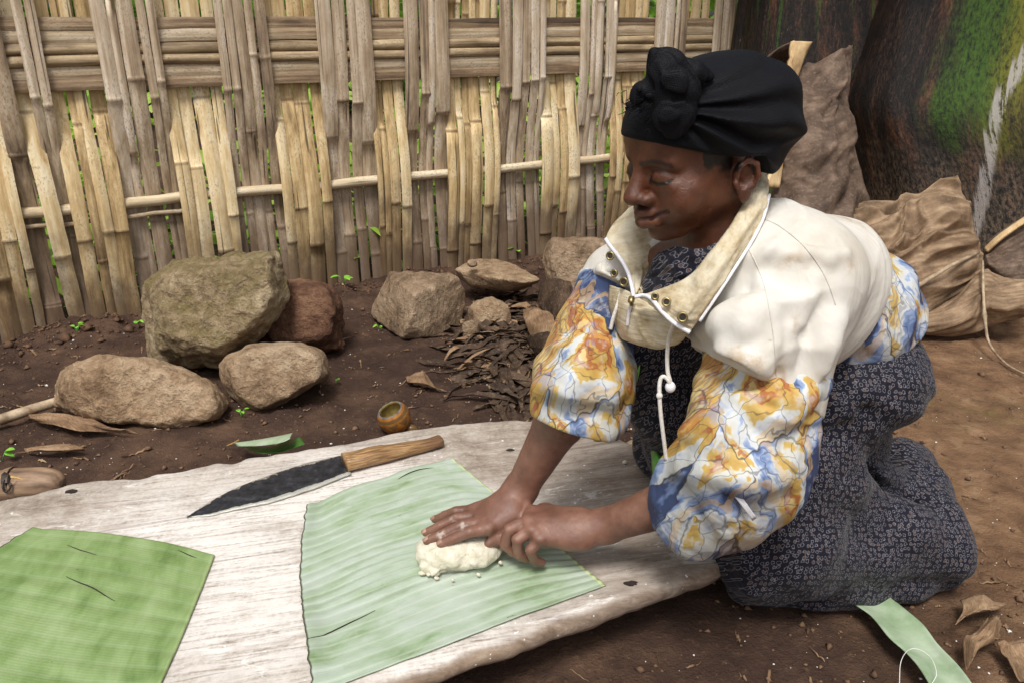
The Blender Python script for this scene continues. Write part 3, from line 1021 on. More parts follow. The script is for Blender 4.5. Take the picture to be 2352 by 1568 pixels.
sheet('dry_sheath', [[(2258, 570, 2.90), (2300, 533, 2.87), (2400, 466, 2.87)], [(2264, 577, 2.88), (2306, 541, 2.85), (2404, 480, 2.86)]], M_FIB, plant1, 6, 20, .01)
M_STICK = m_simple('dry_stick', C(120, 98, 76), C(190, 170, 142), 30, .75, .3, .002)
o = tube('dry_stick', [X(2030, 697, 2.70), X(2110, 655, 2.68), X(2180, 612, 2.70), X(2246, 580, 2.80)], [.008, .0075, .0065, .006], M_STICK, None)
tag(o, 'pale thin stick leaning across the crumpled dry sheath', 'stick')
o = tube('fibre_cord', crspline([X(2256, 600, 2.80), X(2258, 680, 2.68), X(2262, 740, 2.66), W(2272, 790, .03), W(2310, 835, .012), W(2360, 862, .01)], 30),
         np.interp(np.linspace(0, 1, 30), [0, .3, .34, .4, 1], [.004, .005, .009, .005, .003]), M_STICK, None, 6)
tag(o, 'pale plant fibre hanging from the dry sheath to the ground', 'plant fibre')

t2_ = X(1915, -560, 3.7); t1_ = X(2390, -640, 3.4)  # stem tops out of view, where the added shading leaves start
for q, (tb_, pl_, az, L, rs) in enumerate([(t1_, plant1, -2.6, 1.9, .5), (t1_, plant1, -1.9, 1.8, .6), (t1_, plant1, -1.2, 1.9, .5), (t1_, plant1, 2.4, 1.9, .6), (t1_, plant1, .6, 1.9, .5), (t2_, plant2, -2.3, 1.6, .6), (t2_, plant2, -1.5, 1.7, .5), (t2_, plant2, 2.6, 1.9, .6), (t2_, plant2, .9, 1.9, .6)]):
    shade_leaf(pl_, tb_ + np.array([0, 0, -.05]), az, L, .5, rs, q)

# ------------------------------------------------------------------ the working board
BZ = 0.12
def m_board():
    b = NB('board_wood')
    p = b.geo()
    g = b.mapv(p, (1, 1, 1), (0, 0, 0), (0, 0, -math.radians(14)))
    warp = b.vadd(g, b.vscale(b.n('TexNoise').outputs['Color'], 0.0))
    grain = b.noise(b.mapv(g, (7, 46, 24)), 1.0, 8, 0.72, 1.0)
    grain2 = b.noise(b.mapv(g, (9, 150, 60)), 1.0, 5, 0.7, 0.3)
    bl = b.noise(p, 3.2, 5, 0.6)
    fine = b.noise(p, 120, 4, 0.7)
    f = b.math('ADD', b.math('MULTIPLY', grain, 0.22), b.math('ADD', b.math('MULTIPLY', b.noise(p, 9, 7, 0.72, 0.4), 0.53), b.math('MULTIPLY', fine, 0.25)))
    col = b.ramp(f, [(0.34, C(108, 94, 82)), (0.45, C(148, 135, 122)), (0.54, C(178, 167, 155)), (0.64, C(200, 192, 183))])
    # starch worked into the middle of the board
    xyz = b.sep(p)
    cx = b.math('DIVIDE', b.math('ADD', xyz[0], 0.36), 0.5); cy = b.math('DIVIDE', b.math('SUBTRACT', xyz[1], 1.20), 0.34)
    rad = b.math('SQRT', b.math('ADD', b.math('MULTIPLY', cx, cx), b.math('MULTIPLY', cy, cy)))
    fl = b.math('SUBTRACT', 1.0, b.step(b.math('ADD', rad, b.math('MULTIPLY', b.math('SUBTRACT', bl, 0.5), 1.6)), 0.55, 1.5))
    fl = b.math('MULTIPLY', fl, b.step(b.math('ADD', grain2, b.math('MULTIPLY', fine, 0.3)), 0.42, 0.72))
    nz = b.sep(b.geo('Normal'))[2]
    fl = b.math('MULTIPLY', fl, b.step(nz, 0.6, 0.95))
    col = b.mix(b.math('MULTIPLY', fl, 0.85), col, C(232, 226, 220))
    # rough brown rim and worn right end
    rim = b.math('SUBTRACT', 1.0, b.step(nz, 0.3, 0.93))
    col = b.mix(b.math('MULTIPLY', rim, 0.75), col, b.ramp(grain, [(0.35, C(96, 74, 58)), (0.55, C(150, 124, 100)), (0.7, C(190, 170, 148))]))
    end = b.math('MULTIPLY', b.step(b.math('ADD', xyz[0], b.math('MULTIPLY', bl, 0.4)), 0.10, 0.42), 0.65)
    col = b.mix(end, col, b.ramp(grain, [(0.36, C(104, 88, 76)), (0.5, C(142, 126, 112)), (0.66, C(184, 172, 160))]))
    stn = b.step(b.noise(b.mapv(g, (3.5, 9, 3)), 1.0, 6, 0.7, 0.5), 0.52, 0.66)
    col = b.mix(b.math('MULTIPLY', stn, 0.42), col, b.mix(fine, C(112, 92, 76), C(150, 130, 112)))
    crack = b.math('SUBTRACT', 1.0, b.step(b.noise(b.mapv(g, (2.5, 38, 10)), 1.0, 3, 0.5, 0.8), 0.30, 0.345))
    col = b.mix(b.math('MULTIPLY', crack, 0.3), col, C(84, 68, 56))
    smr = b.math('MULTIPLY', b.step(b.noise(b.mapv(g, (6, 20, 6)), 1.0, 6, 0.75, 1.2), 0.56, 0.66), b.step(nz, 0.8, 0.97))
    col = b.mix(b.math('MULTIPLY', smr, b.math('MULTIPLY', b.math('SUBTRACT', 1.0, b.step(rad, 0.9, 1.9)), 0.75)), col, C(236, 232, 226))
    spk = b.step(b.noise(p, 75, 2, 0.5), 0.70, 0.74)
    col = b.mix(b.math('MULTIPLY', spk, 0.8), col, C(244, 242, 236))
    b.bs(Base_Color=col, Roughness=0.8, Specular_IOR_Level=0.25)
    h = b.math('ADD', grain2, b.math('MULTIPLY', crack, -0.4))
    h = b.math('ADD', h, b.math('MULTIPLY', fine, 0.3))
    b.bs(Normal=b.bump(h, 0.4, 0.004))
    return b.m

outl = [(-420, 1300), (-200, 1205), (0, 1143), (75, 1130), (150, 1108), (215, 1097), (330, 1088), (470, 1060), (540, 1052), (600, 1040), (780, 1012), (900, 990), (1000, 974), (1100, 967), (1230, 964),
        (1330, 974), (1420, 1000), (1480, 1035), (1530, 1082), (1575, 1140), (1625, 1215), (1652, 1262), (1660, 1285), (1640, 1302), (1560, 1330), (1450, 1372), (1300, 1426), (1150, 1480),
        (1000, 1528), (850, 1572), (600, 1650), (300, 1740), (-100, 1800), (-420, 1760), (-620, 1620), (-640, 1450)]
op = np.array([W(a, b_, BZ) for a, b_ in outl])
oc = crspline(np.concatenate([op, op[:1]]), 521)[:-1]
rngb = np.random.RandomState(8)
jit = fbm(oc * 1.0, 18, 3) * .005
cen = np.array([-.42, 1.22, BZ])
dirv = oc - cen
rad = np.linalg.norm(dirv[:, :2], axis=1)
V = []; nO = len(oc)
prof = [(f, 0.0) for f in np.linspace(.02, .93, 44)] + [(.955, -.0008), (.975, -.003), (.99, -.008), (1.0, -.016), (1.0, -.027), (.985, -.036), (.95, -.042), (.85, -.058), (.7, -.1), (.5, -.125), (.3, -.14)]
for f, dz in prof:
    edge = sstep(.93, 1.0, f)
    # edge bands keep a constant width in metres rather than shrinking with the radius
    k = (rad - (1 - f) * .42) / rad if f > .93 else np.full(nO, f) * ((rad - .07 * .42) / rad) / .93
    P = cen + dirv * k[:, None]
    P[:, :2] += (dirv[:, :2] / rad[:, None]) * (jit * edge)[:, None]
    n = .003 * fbm(P * [1, 1, 0], 4, 3) + .0012 * fbm(P, 30, 2) * (1 + 3 * edge)
    P[:, 2] = BZ + dz + (n if dz > -.05 else 0)
    V.append(P)
V = np.concatenate(V)
F = []
for i in range(len(prof) - 1):
    for k in range(nO):
        F.append((i * nO + k, i * nO + (k + 1) % nO, (i + 1) * nO + (k + 1) % nO, (i + 1) * nO + k))
F = np.array(F)
me = mesh_from(V, F[:, ::-1], 'wooden_board')
if me.polygons[nO * 10].normal.z < 0: me.flip_normals()
board = o = link_mesh('wooden_board', me, m_board())
bm = bmesh.new(); bm.from_mesh(me)
bm.verts.ensure_lookup_table()
bm.faces.new([bm.verts[i] for i in (range(nO) if True else [])])
bmesh.ops.recalc_face_normals(bm, faces=bm.faces)
bm.to_mesh(me); bm.free()
me.polygons.foreach_set('use_smooth', [True] * len(me.polygons))
tag(o, 'broad pale worn wooden board lying on the ground under the leaves', 'board')
bvh_board = BVHTree.FromPolygons([tuple(v) for v in V], [tuple(f) for f in F])

def board_z(x, y):
    h = bvh_board.ray_cast(Vector((x, y, 1)), Vector((0, 0, -1)))
    return h[0].z if h[0] is not None else 0.0

# knot holes in the board
M_HOLE = m_simple('knot_dark', C(30, 24, 20), C(58, 46, 38), 60, .9)
rk = np.random.RandomState(41)
for q, (a, b_, s) in enumerate([(1172, 1033, 1.0), (165, 1128, 1.4), (1447, 1340, 1.2), (1372, 1012, .9)]):
    p = W(a, b_, BZ)
    ring = [p + np.array([math.cos(t) * .011 * s * rk.uniform(.7, 1.2), math.sin(t) * .006 * s * rk.uniform(.7, 1.2), 0]) for t in np.linspace(0, 2 * math.pi, 14, endpoint=False)]
    for v_ in ring: v_[2] = board_z(v_[0], v_[1]) + .0007
    mid = p.copy(); mid[2] = board_z(p[0], p[1]) + .0006
    link_mesh('knot_hole', mesh_from([mid] + ring, [(0, i + 1, (i + 1) % 14 + 1) for i in range(14)]), M_HOLE, board)

# ------------------------------------------------------------------ banana leaves on the board
def m_banana(name, c0, c1, c2, c3, smear, nveins, blot=0.6, rib=0.22, edge=0.7):
    b = NB(name)
    a = b.attr('uvw')
    p = b.geo()
    u, v, _ = b.sep(a)
    vein = b.wave(a, nveins * .314, 0.35, 2, 1.0, 'X')
    veinf = b.wave(a, nveins * .314 * 7, 0.5, 2, 1.0, 'X')
    bl = b.noise(b.mapv(a, smear), 1.0, 5, 0.62, 0.4)
    bl2 = b.noise(p, 14, 5, 0.65)
    fine = b.noise(b.mapv(a, (220, 18, 1)), 1.0, 3, 0.6)
    col = b.ramp(b.math('ADD', b.math('MULTIPLY', bl, blot), b.math('MULTIPLY', bl2, 1 - blot)), [(0.34, c3), (0.44, c2), (0.54, c1), (0.66, c0)])
    col = b.mix(b.math('MULTIPLY', b.step(vein, 0.80, 1.0), rib), col, C(220, 230, 210))
    col = b.mix(b.math('MULTIPLY', fine, 0.10), col, c2)
    nick = b.step(b.noise(b.mapv(a, (60, 14, 1)), 1.0, 3, 0.5), 0.73, 0.76)
    col = b.mix(b.math('MULTIPLY', nick, 0.85), col, C(60, 62, 30))
    brn = b.math('SUBTRACT', 1.0, b.step(v, 0.003, 0.010))
    col = b.mix(b.math('MULTIPLY', brn, 0.9), col, C(52, 42, 32))
    yel = b.step(v, 0.982, 0.99)
    col = b.mix(b.math('MULTIPLY', yel, edge), col, C(200, 210, 146))
    b.bs(Base_Color=col, Roughness=0.42, Specular_IOR_Level=0.5)
    b.bs(Normal=b.bump(b.math('ADD', b.math('MULTIPLY', vein, 0.8), b.math('MULTIPLY', veinf, 0.15)), 0.35, 0.003))
    return b.m

def banana(name, net, mat, label, lift, nr, amp, edge_lift=.0, nu=150, nv=90, seed=0.0):
    N = np.array([[W(a, b_, BZ + .006) for a, b_ in row] for row in net])
    g = sheet_grid(N, nu, nv)
    u, v = np.meshgrid(np.linspace(0, 1, nu), np.linspace(0, 1, nv), indexing='ij')
    for i in range(nu):
        for j in range(nv):
            z = bvh_board.ray_cast(Vector((g[i, j, 0], g[i, j, 1], 1)), Vector((0, 0, -1)))[0]
            zb_ = z.z if z is not None else BZ - .01
            if z is not None and z.z < .09: zb_ = .11
            g[i, j, 2] = zb_ + .003
    P = np.stack([u * 3, v * 2, u * 0 + seed], -1)
    env = sstep(0, .06, v) 
    g[..., 2] += amp * (1 + np.sin(2 * math.pi * (nr * u + .7 * fbm(P, 1.2, 2)))) * (.35 + .65 * np.abs(fbm(P + 4, 1.0, 2)) * 1.6)
    g[..., 2] += lift * (.5 + .5 * fbm(P + 9, .9, 2))
    g[..., 2] += edge_lift * np.exp(-((v - .0) / .05) ** 2) * (.6 + .4 * np.sin(9 * u + 1))
    jag = fbm(np.stack([u * 40, u * 0, u * 0 + seed], -1), 1, 2) * .0025
    g[..., 0] += jag * np.exp(-(v / .02) ** 2)
    me = thick_grid(g, .0012, name, (0, 0, 5))
    o = link_mesh(name, me, mat)
    tag(o, label, 'leaf', 'cut banana leaves on the board')
    return o, g

M_BAN1 = m_banana('banana_leaf_pale', C(184, 193, 183), C(172, 185, 168), C(156, 174, 146), C(116, 140, 94), (12, 3.0, 1), 21, .7, .2)
M_BAN2 = m_banana('banana_leaf_green', C(150, 170, 122), C(136, 158, 104), C(118, 143, 85), C(90, 116, 60), (2.2, 7, 1), 10, .7, .05, .15)
leaf1, g1 = banana('banana_leaf', [[(705, 1165), (800, 1118), (890, 1092), (960, 1068), (1040, 1050)], [(690, 1260), (820, 1205), (940, 1165), (1050, 1135), (1148, 1138)],
                         [(690, 1360), (840, 1295), (980, 1250), (1130, 1215), (1238, 1213)], [(702, 1460), (860, 1400), (1010, 1340), (1180, 1290), (1318, 1280)],
                         [(716, 1590), (880, 1530), (1050, 1470), (1220, 1405), (1392, 1340)]], M_BAN1, 'pale ribbed piece of banana leaf under the dough', .002, 21, .0010, .010, 190, 100, 1.7)
leaf2, g2 = banana('banana_leaf', [[(75, 1210), (150, 1213), (250, 1222), (370, 1240), (492, 1270)], [(-20, 1270), (90, 1285), (210, 1300), (340, 1325), (462, 1350)],
                         [(-120, 1340), (20, 1370), (160, 1395), (300, 1420), (425, 1440)], [(-220, 1430), (-60, 1470), (100, 1500), (250, 1520), (385, 1530)],
                         [(-320, 1540), (-140, 1580), (40, 1610), (200, 1625), (340, 1630)]], M_BAN2, 'deeper green smooth piece of banana leaf at the lower left', .002, 8, .0006, .003, 150, 100, 5.2)

def tear(g, uv, parent, wid=.0018):
    nu, nv = g.shape[:2]
    pts = []
    for (u, v) in uv:
        i, j = u * (nu - 1), v * (nv - 1)
        p = g[int(i), int(j)].copy(); p[2] += .0008
        pts.append(p)
    P = crspline(pts, 24)
    for q in range(24):
        d = np.linalg.norm(g[..., :2] - P[q, :2], axis=2); k = np.unravel_index(d.argmin(), d.shape)
        P[q, 2] = g[k][2] + .0004
    tube('tear', P, wid * np.sin(np.linspace(.15, math.pi - .05, 24)) + .0003, M_HOLE, parent, 6, .35)
tear(g1, [(.79, .01), (.77, .12), (.75, .26)], leaf1, .0013)
tear(g1, [(.045, .55), (.03, .7), (.035, .82)], leaf1, .0018)
tear(g2, [(.33, .42), (.37, .55), (.42, .66)], leaf2, .0010)
tear(g2, [(.12, .33), (.15, .42), (.17, .5)], leaf2, .0008)
tear(g2, [(.04, .84), (.05, .89), (.06, .93)], leaf2, .0008)

# ------------------------------------------------------------------ knife
knife = empty('knife', W(800, 1060, BZ), 'large knife with dark worn blade and wooden handle on the board', 'knife')
def m_blade():
    b = NB('blade_iron')
    a = b.attr('uvw'); p = b.geo()
    n = b.noise(p, 60, 5, 0.65); n2 = b.noise(p, 300, 3, 0.6)
    col = b.ramp(n, [(0.35, C(30, 31, 35)), (0.55, C(52, 53, 58)), (0.75, C(84, 84, 88))])
    v = b.sep(a)[1]
    ed = b.step(b.math('ADD', v, b.math('MULTIPLY', b.math('SUBTRACT', n, 0.5), 0.16)), 0.86, 0.90)
    col = b.mix(ed, col, b.mix(n2, C(150, 148, 136), C(214, 214, 206)))
    smear = b.math('MULTIPLY', b.math('SUBTRACT', 1.0, b.step(b.math('ADD', v, b.math('MULTIPLY', b.math('SUBTRACT', n, 0.5), 0.5)), 0.02, 0.06)), 0.8)
    col = b.mix(smear, col, C(196, 190, 178))
    b.bs(Base_Color=col, Metallic=0.35, Roughness=0.5)
    b.bs(Normal=b.bump(n2, 0.25, 0.002))
    return b.m
up_e = [(426, 1177), (470, 1148), (520, 1122), (600, 1090), (700, 1058), (786, 1038)]
lo_e = [(426, 1179), (480, 1174), (545, 1162), (620, 1146), (715, 1117), (806, 1084)]
g = sheet_grid([[W(a, b_, BZ + .014) for a, b_ in up_e], [W(a, b_, BZ + .009) for a, b_ in lo_e]], 2, 60)
g = np.stack([g[0] + (g[1] - g[0]) * f for f in np.linspace(0, 1, 12)])
u, v = np.meshgrid(np.linspace(0, 1, 12), np.linspace(0, 1, 60), indexing='ij')
P3 = np.stack([v * 14, u * 0, u * 0 + 3.0], -1)
e1 = W(700, 1058, BZ) - W(700, 1117, BZ); e1 /= np.linalg.norm(e1)
g += e1 * (fbm(P3, 1.2, 3) * .0022 * np.exp(-((u - 1) / .12) ** 2))[..., None]
for i in range(12):
    for j in range(60):
        g[i, j, 2] = board_z(g[i, j, 0], g[i, j, 1]) + .0055 + .004 * v[i, j] - .003 * (u[i, j]) 
me = thick_grid(g, .0028, 'blade', (0, 0, 5))
A = np.zeros((len(me.vertices), 3)); me.attributes['uvw'].data.foreach_get('vector', A.ravel())
buf = np.zeros(len(me.vertices) * 3); me.attributes['uvw'].data.foreach_get('vector', buf)
buf = buf.reshape(-1, 3); buf2 = np.stack([buf[:, 1], buf[:, 0], buf[:, 2]], 1)
me.attributes['uvw'].data.foreach_set('vector', buf2.ravel())
link_mesh('blade', me, m_blade(), knife)
def m_handle():
    b = NB('handle_wood')
    o = b.attr('uvw')
    s, a, _ = b.sep(o)
    gr = b.noise(b.mapv(o, (5, 7, 1)), 1.0, 6, 0.68, 0.5)
    col = b.ramp(gr, [(0.32, C(70, 46, 32)), (0.48, C(140, 104, 68)), (0.6, C(182, 148, 102)), (0.72, C(206, 176, 130))])
    dk = b.step(b.math('ADD', s, b.math('MULTIPLY', gr, 0.4)), 0.72, 1.0)
    col = b.mix(b.math('MULTIPLY', dk, 0.75), col, b.ramp(gr, [(0.35, C(40, 26, 20)), (0.6, C(110, 74, 50))]))
    b.bs(Base_Color=col, Roughness=0.45, Normal=b.bump(gr, 0.4, 0.003))
    return b.m
hc = [(791, 1058, .0245), (830, 1050, .0240), (870, 1039, .0235), (910, 1030, .021), (950, 1020, .018), (985, 1011, .0165), (1010, 1004, .0165), (1014, 1003, .013)]
d = crspline([np.append(W(a, b_, BZ + .021), r) for a, b_, r in hc], 40)
d[:, 2] = [board_z(x, y) for x, y in d[:, :2]]
d[:, 2] += d[:, 3] * .68 + .002
ax0 = d[-1, :3] - d[0, :3]; ax0 /= np.linalg.norm(ax0)
sd = np.cross([0, 0, 1], ax0); sd /= np.linalg.norm(sd); upv = np.cross(ax0, sd)
V, F, A = [], [], []
n = 24
for i in range(40):
    for k in range(n):
        a = 2 * math.pi * k / n
        cxx = abs(math.cos(a)) ** .75 * np.sign(math.cos(a)); szz = abs(math.sin(a)) ** .75 * np.sign(math.sin(a))
        r = d[i, 3] * (1 + .03 * math.sin(i * .5 + k))
        V.append(d[i, :3] + sd * cxx * r + upv * szz * r * .66); A.append((i / 39, a, 0))
for i in range(39):
    for k in range(n):
        F.append((i * n + k, i * n + (k + 1) % n, (i + 1) * n + (k + 1) % n, (i + 1) * n + k))
F += [tuple(range(n - 1, -1, -1)), tuple(range(39 * n, 40 * n))]
me = mesh_from(V, F, 'handle'); attr_vec(me, 'uvw', A)
bm = bmesh.new(); bm.from_mesh(me); bmesh.ops.recalc_face_normals(bm, faces=bm.faces); bm.to_mesh(me); bm.free()
link_mesh('handle', me, m_handle(), knife)

# ------------------------------------------------------------------ gourd cup
cc = X(905, 958, 2.14)
cup = empty('gourd_cup', (cc[0], cc[1], 0), 'small round orange gourd cup with dark engraved bands behind the board', 'cup')
axc = np.array([-.34, -.26, 1.0]); axc /= np.linalg.norm(axc)
c1 = np.cross(axc, [0, 1, 0]); c1 /= np.linalg.norm(c1); c2 = np.cross(axc, c1)
RC = .043
prof = [(math.sin(t) * RC * 1.0, -math.cos(t) * RC * 1.02, t) for t in np.linspace(.02, 2.24, 34)]
rr_, hh_ = prof[-1][0], prof[-1][1]
outer = [(r, h) for r, h, _ in prof]
rimp = [(rr_ - .002, hh_ + .0015), (rr_ - .0045, hh_ + .001)]
inner = [(math.sin(t) * RC * .86, -math.cos(t) * RC * .9) for t in np.linspace(2.20, .05, 22)]
inner = [(min(r, rr_ - .006) if h > hh_ - .006 else r, h) for r, h in inner]
def lathe(name, pr, mat, parent, n=48, tv=None):
    V, A, F = [], [], []
    for i, (r, h) in enumerate(pr):
        for k in range(n):
            a = 2 * math.pi * k / n
            V.append(cc + axc * h + (c1 * math.cos(a) + c2 * math.sin(a)) * r); A.append((a, h / RC, 0))
    for i in range(len(pr) - 1):
        for k in range(n):
            F.append((i * n + k, i * n + (k + 1) % n, (i + 1) * n + (k + 1) % n, (i + 1) * n + k))
    me = mesh_from(V, F, name); attr_vec(me, 'uvw', A)
    return link_mesh(name, me, mat, parent)
def m_gourd():
    b = NB('gourd_engraved')
    a = b.attr('uvw')
    th, h, _ = b.sep(a)
    n = b.noise(b.geo(), 60, 4, 0.6)
    col = b.ramp(n, [(0.3, C(128, 76, 28)), (0.55, C(168, 108, 44)), (0.75, C(190, 134, 68))])
    dark = b.mix(b.noise(b.geo(), 420, 2, .6), C(58, 44, 30), C(122, 96, 60))
    band = b.math('MULTIPLY', b.step(h, 0.28, 0.29), b.math('SUBTRACT', 1.0, b.step(h, 0.48, 0.49)))
    saw = b.math('PINGPONG', b.math('MULTIPLY', th, 2.55), 1.0)
    tri = b.math('MULTIPLY', b.math('SUBTRACT', 1.0, b.step(h, 0.16, 0.17)), b.step(b.math('SUBTRACT', h, b.math('MULTIPLY', saw, 0.46)), -0.30, -0.29))
    ln = b.math('MULTIPLY', b.step(h, 0.21, 0.215), b.math('SUBTRACT', 1.0, b.step(h, 0.235, 0.24)))
    f = b.math('MAXIMUM', b.math('MAXIMUM', band, tri), ln)
    col = b.mix(b.math('MULTIPLY', f, 0.85), col, dark)
    b.bs(Base_Color=col, Roughness=0.35, Normal=b.bump(b.math('MULTIPLY', f, -1.0), 0.3, 0.001))
    return b.m
lathe('bowl', outer, m_gourd(), cup)
lathe('rim', [outer[-1]] + rimp, m_simple('gourd_rim', C(52, 48, 46), C(128, 122, 114), 90, .7, .2), cup)
lathe('inside', [rimp[-1]] + inner, m_simple('gourd_inside', C(120, 100, 46), C(176, 158, 96), 40, .8, .3), cup)
tube('stem', [cc + np.array([.030, .0, -.030]), cc + np.array([.046, .0, -.032]), cc + np.array([.060, .002, -.038])], [.012, .011, .006], m_gourd(), cup, 14)

# ------------------------------------------------------------------ wooden tool end at the left edge
tool = empty('wooden_tool', W(60, 1130, 0), 'smooth brown wooden tool end with a metal clasp at the left edge', 'tool')
tt = 1.72
pth = crspline([np.append(X(a, b_, tt), r) for a, b_, r in [(-190, 1150, .036), (-90, 1135, .037), (0, 1122, .038), (28, 1117, .041), (42, 1114, .041), (47, 1113, .036), (95, 1109, .034), (130, 1108, .026), (146, 1109, .012)]], 44)
V, F = tube_data(pth[:, :3], pth[:, 3], 20)
link_mesh('shaft', mesh_from(V, F), m_simple('tool_wood', C(84, 66, 54), C(134, 108, 86), 9, .6, .25, .002, (1, 6, 6), C(168, 140, 112)), tool)
mm = m_simple('clasp_metal', C(40, 36, 34), C(92, 84, 78), 60, .5, .3, .001, metal=.6)
V, F = tube_data([X(12, 1108, tt - .036), X(13, 1096, tt - .034), X(13, 1090, tt - .02)], [.009, .009, .008], 8)
link_mesh('clasp', mesh_from(V, F), mm, tool, False)
tube('buckle', crspline([X(8, 1100, tt - .044), X(6, 1116, tt - .046), X(12, 1128, tt - .045), X(22, 1122, tt - .044), X(24, 1108, tt - .043)], 18), .0022, mm, tool, 6)
M_STRAW = m_simple('straw', C(150, 110, 50), C(214, 180, 110), 40, .6, .1)
for q, pts in enumerate([[(-20, 1088), (10, 1098), (34, 1108)], [(-15, 1100), (8, 1110), (16, 1120)], [(15, 1093), (40, 1096), (60, 1104)]]):
    tube('straw', [X(a, b_, tt - .03) for a, b_ in pts], .0022, M_STRAW, tool, 5)

# ------------------------------------------------------------------ stick, strips of leaf, dry leaves
o = tube('dry_stick', crspline([W(-60, 985, .015), W(40, 950, .02), W(132, 921, .03), W(180, 905, .03)], 16), [.016 - .0003 * i for i in range(16)], M_STICK, None, 9)
tag(o, 'thick brown stick on the ground running into the long stone', 'stick')

M_GRN = m_simple('fresh_leaf', C(64, 128, 44), C(110, 170, 74), 30, .4, .2, .001)
M_GRND = m_simple('fresh_leaf_dark', C(44, 92, 34), C(74, 126, 50), 30, .35, .2, .001)
M_STRIP = m_simple('pale_leaf_strip', C(136, 160, 122), C(162, 180, 150), 16, .4, .25, .001, (1, 1, 1), C(180, 194, 170))

def wsheet(name, net, mat, parent=None, nu=24, nv=24, th=.0012, crinkle=None):
    N = np.array([[W(*p) for p in row] for row in net])
    g = sheet_grid(N, nu, nv)
    if crinkle is not None:
        u, v = np.meshgrid(np.linspace(0, 1, nu), np.linspace(0, 1, nv), indexing='ij')
        g[..., 2] += crinkle(u, v, g)
    return link_mesh(name, thick_grid(g, th, name, (0, 0, 5)), mat, parent)

curl = empty('curled_leaf', W(620, 1020, 0), 'small green leaf curled over on the soil behind the knife', 'leaf')
wsheet('blade', [[(548, 1020, .02), (610, 1026, .05), (655, 1012, .07), (690, 1002, .07)], [(560, 1026, .025), (600, 1040, .05), (650, 1035, .07), (700, 1018, .09)]], M_GRND, curl)
wsheet('folded_tip', [[(533, 1018, .03), (590, 1009, .06), (640, 1000, .08), (678, 993, .085)], [(545, 1024, .045), (600, 1022, .085), (645, 1015, .11), (665, 1006, .12)]], M_STRIP, curl, crinkle=lambda u, v, g: .006 * np.sin(math.pi * u))
tube('stalk', [W(521, 1023, .012), W(535, 1017, .025), W(549, 1009, .03)], .0022, M_STRAW, curl, 6)

sl = [[(1940, 1340, .02), (1985, 1335, .012), (2030, 1328, .02)], [(1953, 1377, .03), (2000, 1373, .022), (2040, 1365, .03)], [(2000, 1412, .035), (2040, 1410, .025), (2069, 1390, .035)], [(2041, 1461, .04), (2088, 1454, .028), (2118, 1431, .04)],
      [(2079, 1495, .04), (2130, 1495, .028), (2152, 1476, .04)], [(2110, 1530, .045), (2160, 1530, .032), (2201, 1527, .045)], [(2140, 1580, .05), (2198, 1582, .035), (2240, 1580, .05)], [(2180, 1660, .05), (2240, 1660, .035), (2290, 1660, .05)]]
o = wsheet('leaf_strip', sl, M_STRIP, None, 60, 14, .0016)
tag(o, 'long pale green leaf strip coming out from under the skirt', 'leaf')
o = tube('thread', crspline([W(2065, 1572, .012), W(2068, 1520, .03), W(2085, 1492, .05), W(2110, 1490, .055), W(2138, 1510, .055), W(2150, 1545, .055), W(2140, 1568, .05)], 40), .0006, m_simple('thread_white', C(220, 220, 214), C(240, 240, 236), 50, .6, 0), None, 5)
tag(o, 'thin white thread looped on the pale leaf strip', 'thread')
o = sheet('leaf_tip', [[(1493, 1005, 1.50), (1497, 1012, 1.49), (1501, 1016, 1.50)], [(1495, 1050, 1.49), (1510, 1048, 1.47), (1522, 1042, 1.49)], [(1497, 1085, 1.48), (1515, 1082, 1.46), (1532, 1072, 1.48)], [(1501, 1130, 1.47), (1520, 1128, 1.45), (1540, 1122, 1.47)]], M_GRN, None, 20, 10, .0012)
tag(o, 'bright green leaf blade standing between the dress and the board', 'leaf')

M_DRY = m_drysheath('dry_leaf', C(84, 62, 46), C(132, 104, 78), C(172, 146, 116), (4, 26))
M_DRYD = m_drysheath('dry_leaf_dark', C(38, 29, 24), C(66, 51, 40), C(106, 85, 67), (4, 30))
def dryleaf(net, label, mat=M_DRY, amp=.006, seed=1.0, name='dry_leaf', cat='dry leaf', group='dry leaves lying on the ground'):
    o = wsheet(name, net, mat, None, 22, 22, .0016, lambda u, v, g: amp * (ridged(np.stack([u * 2.2, v * 2.2, u * 0 + seed], -1), 1.0, 3, seed)))
    tag(o, label, cat, group)
    return o
dryleaf([[(2203, 1380, .02), (2250, 1372, .03), (2285, 1376, .02)], [(2210, 1405, .03), (2260, 1402, .035), (2310, 1386, .02)], [(2190, 1440, .02), (2215, 1420, .03), (2290, 1400, .02)]], 'small pale dry leaf at the lower right, uppermost of the three', seed=2)
dryleaf([[(2268, 1418, .03), (2290, 1420, .04), (2300, 1425, .03)], [(2235, 1460, .04), (2275, 1450, .05), (2295, 1450, .03)], [(2210, 1475, .03), (2255, 1475, .05), (2296, 1472, .02)], [(2218, 1538, .01), (2235, 1510, .03), (2252, 1478, .04)]], 'folded tan dry leaf with an orange tip by the leaf strip', seed=3)
dryleaf([[(2290, 1480, .03), (2330, 1470, .03), (2380, 1450, .02)], [(2300, 1500, .02), (2350, 1510, .03), (2400, 1500, .02)], [(2340, 1560, .02), (2380, 1570, .03), (2420, 1570, .02)]], 'large dry brown leaf in the bottom right corner', seed=4)
dryleaf([[(930, 862, .01), (965, 853, .03), (975, 852, .02)], [(935, 875, .02), (975, 880, .035), (1000, 885, .02)], [(950, 886, .01), (990, 892, .02), (1028, 898, .008)]], 'tan dry leaf scrap on bare soil behind the gourd cup', amp=.004, seed=5)
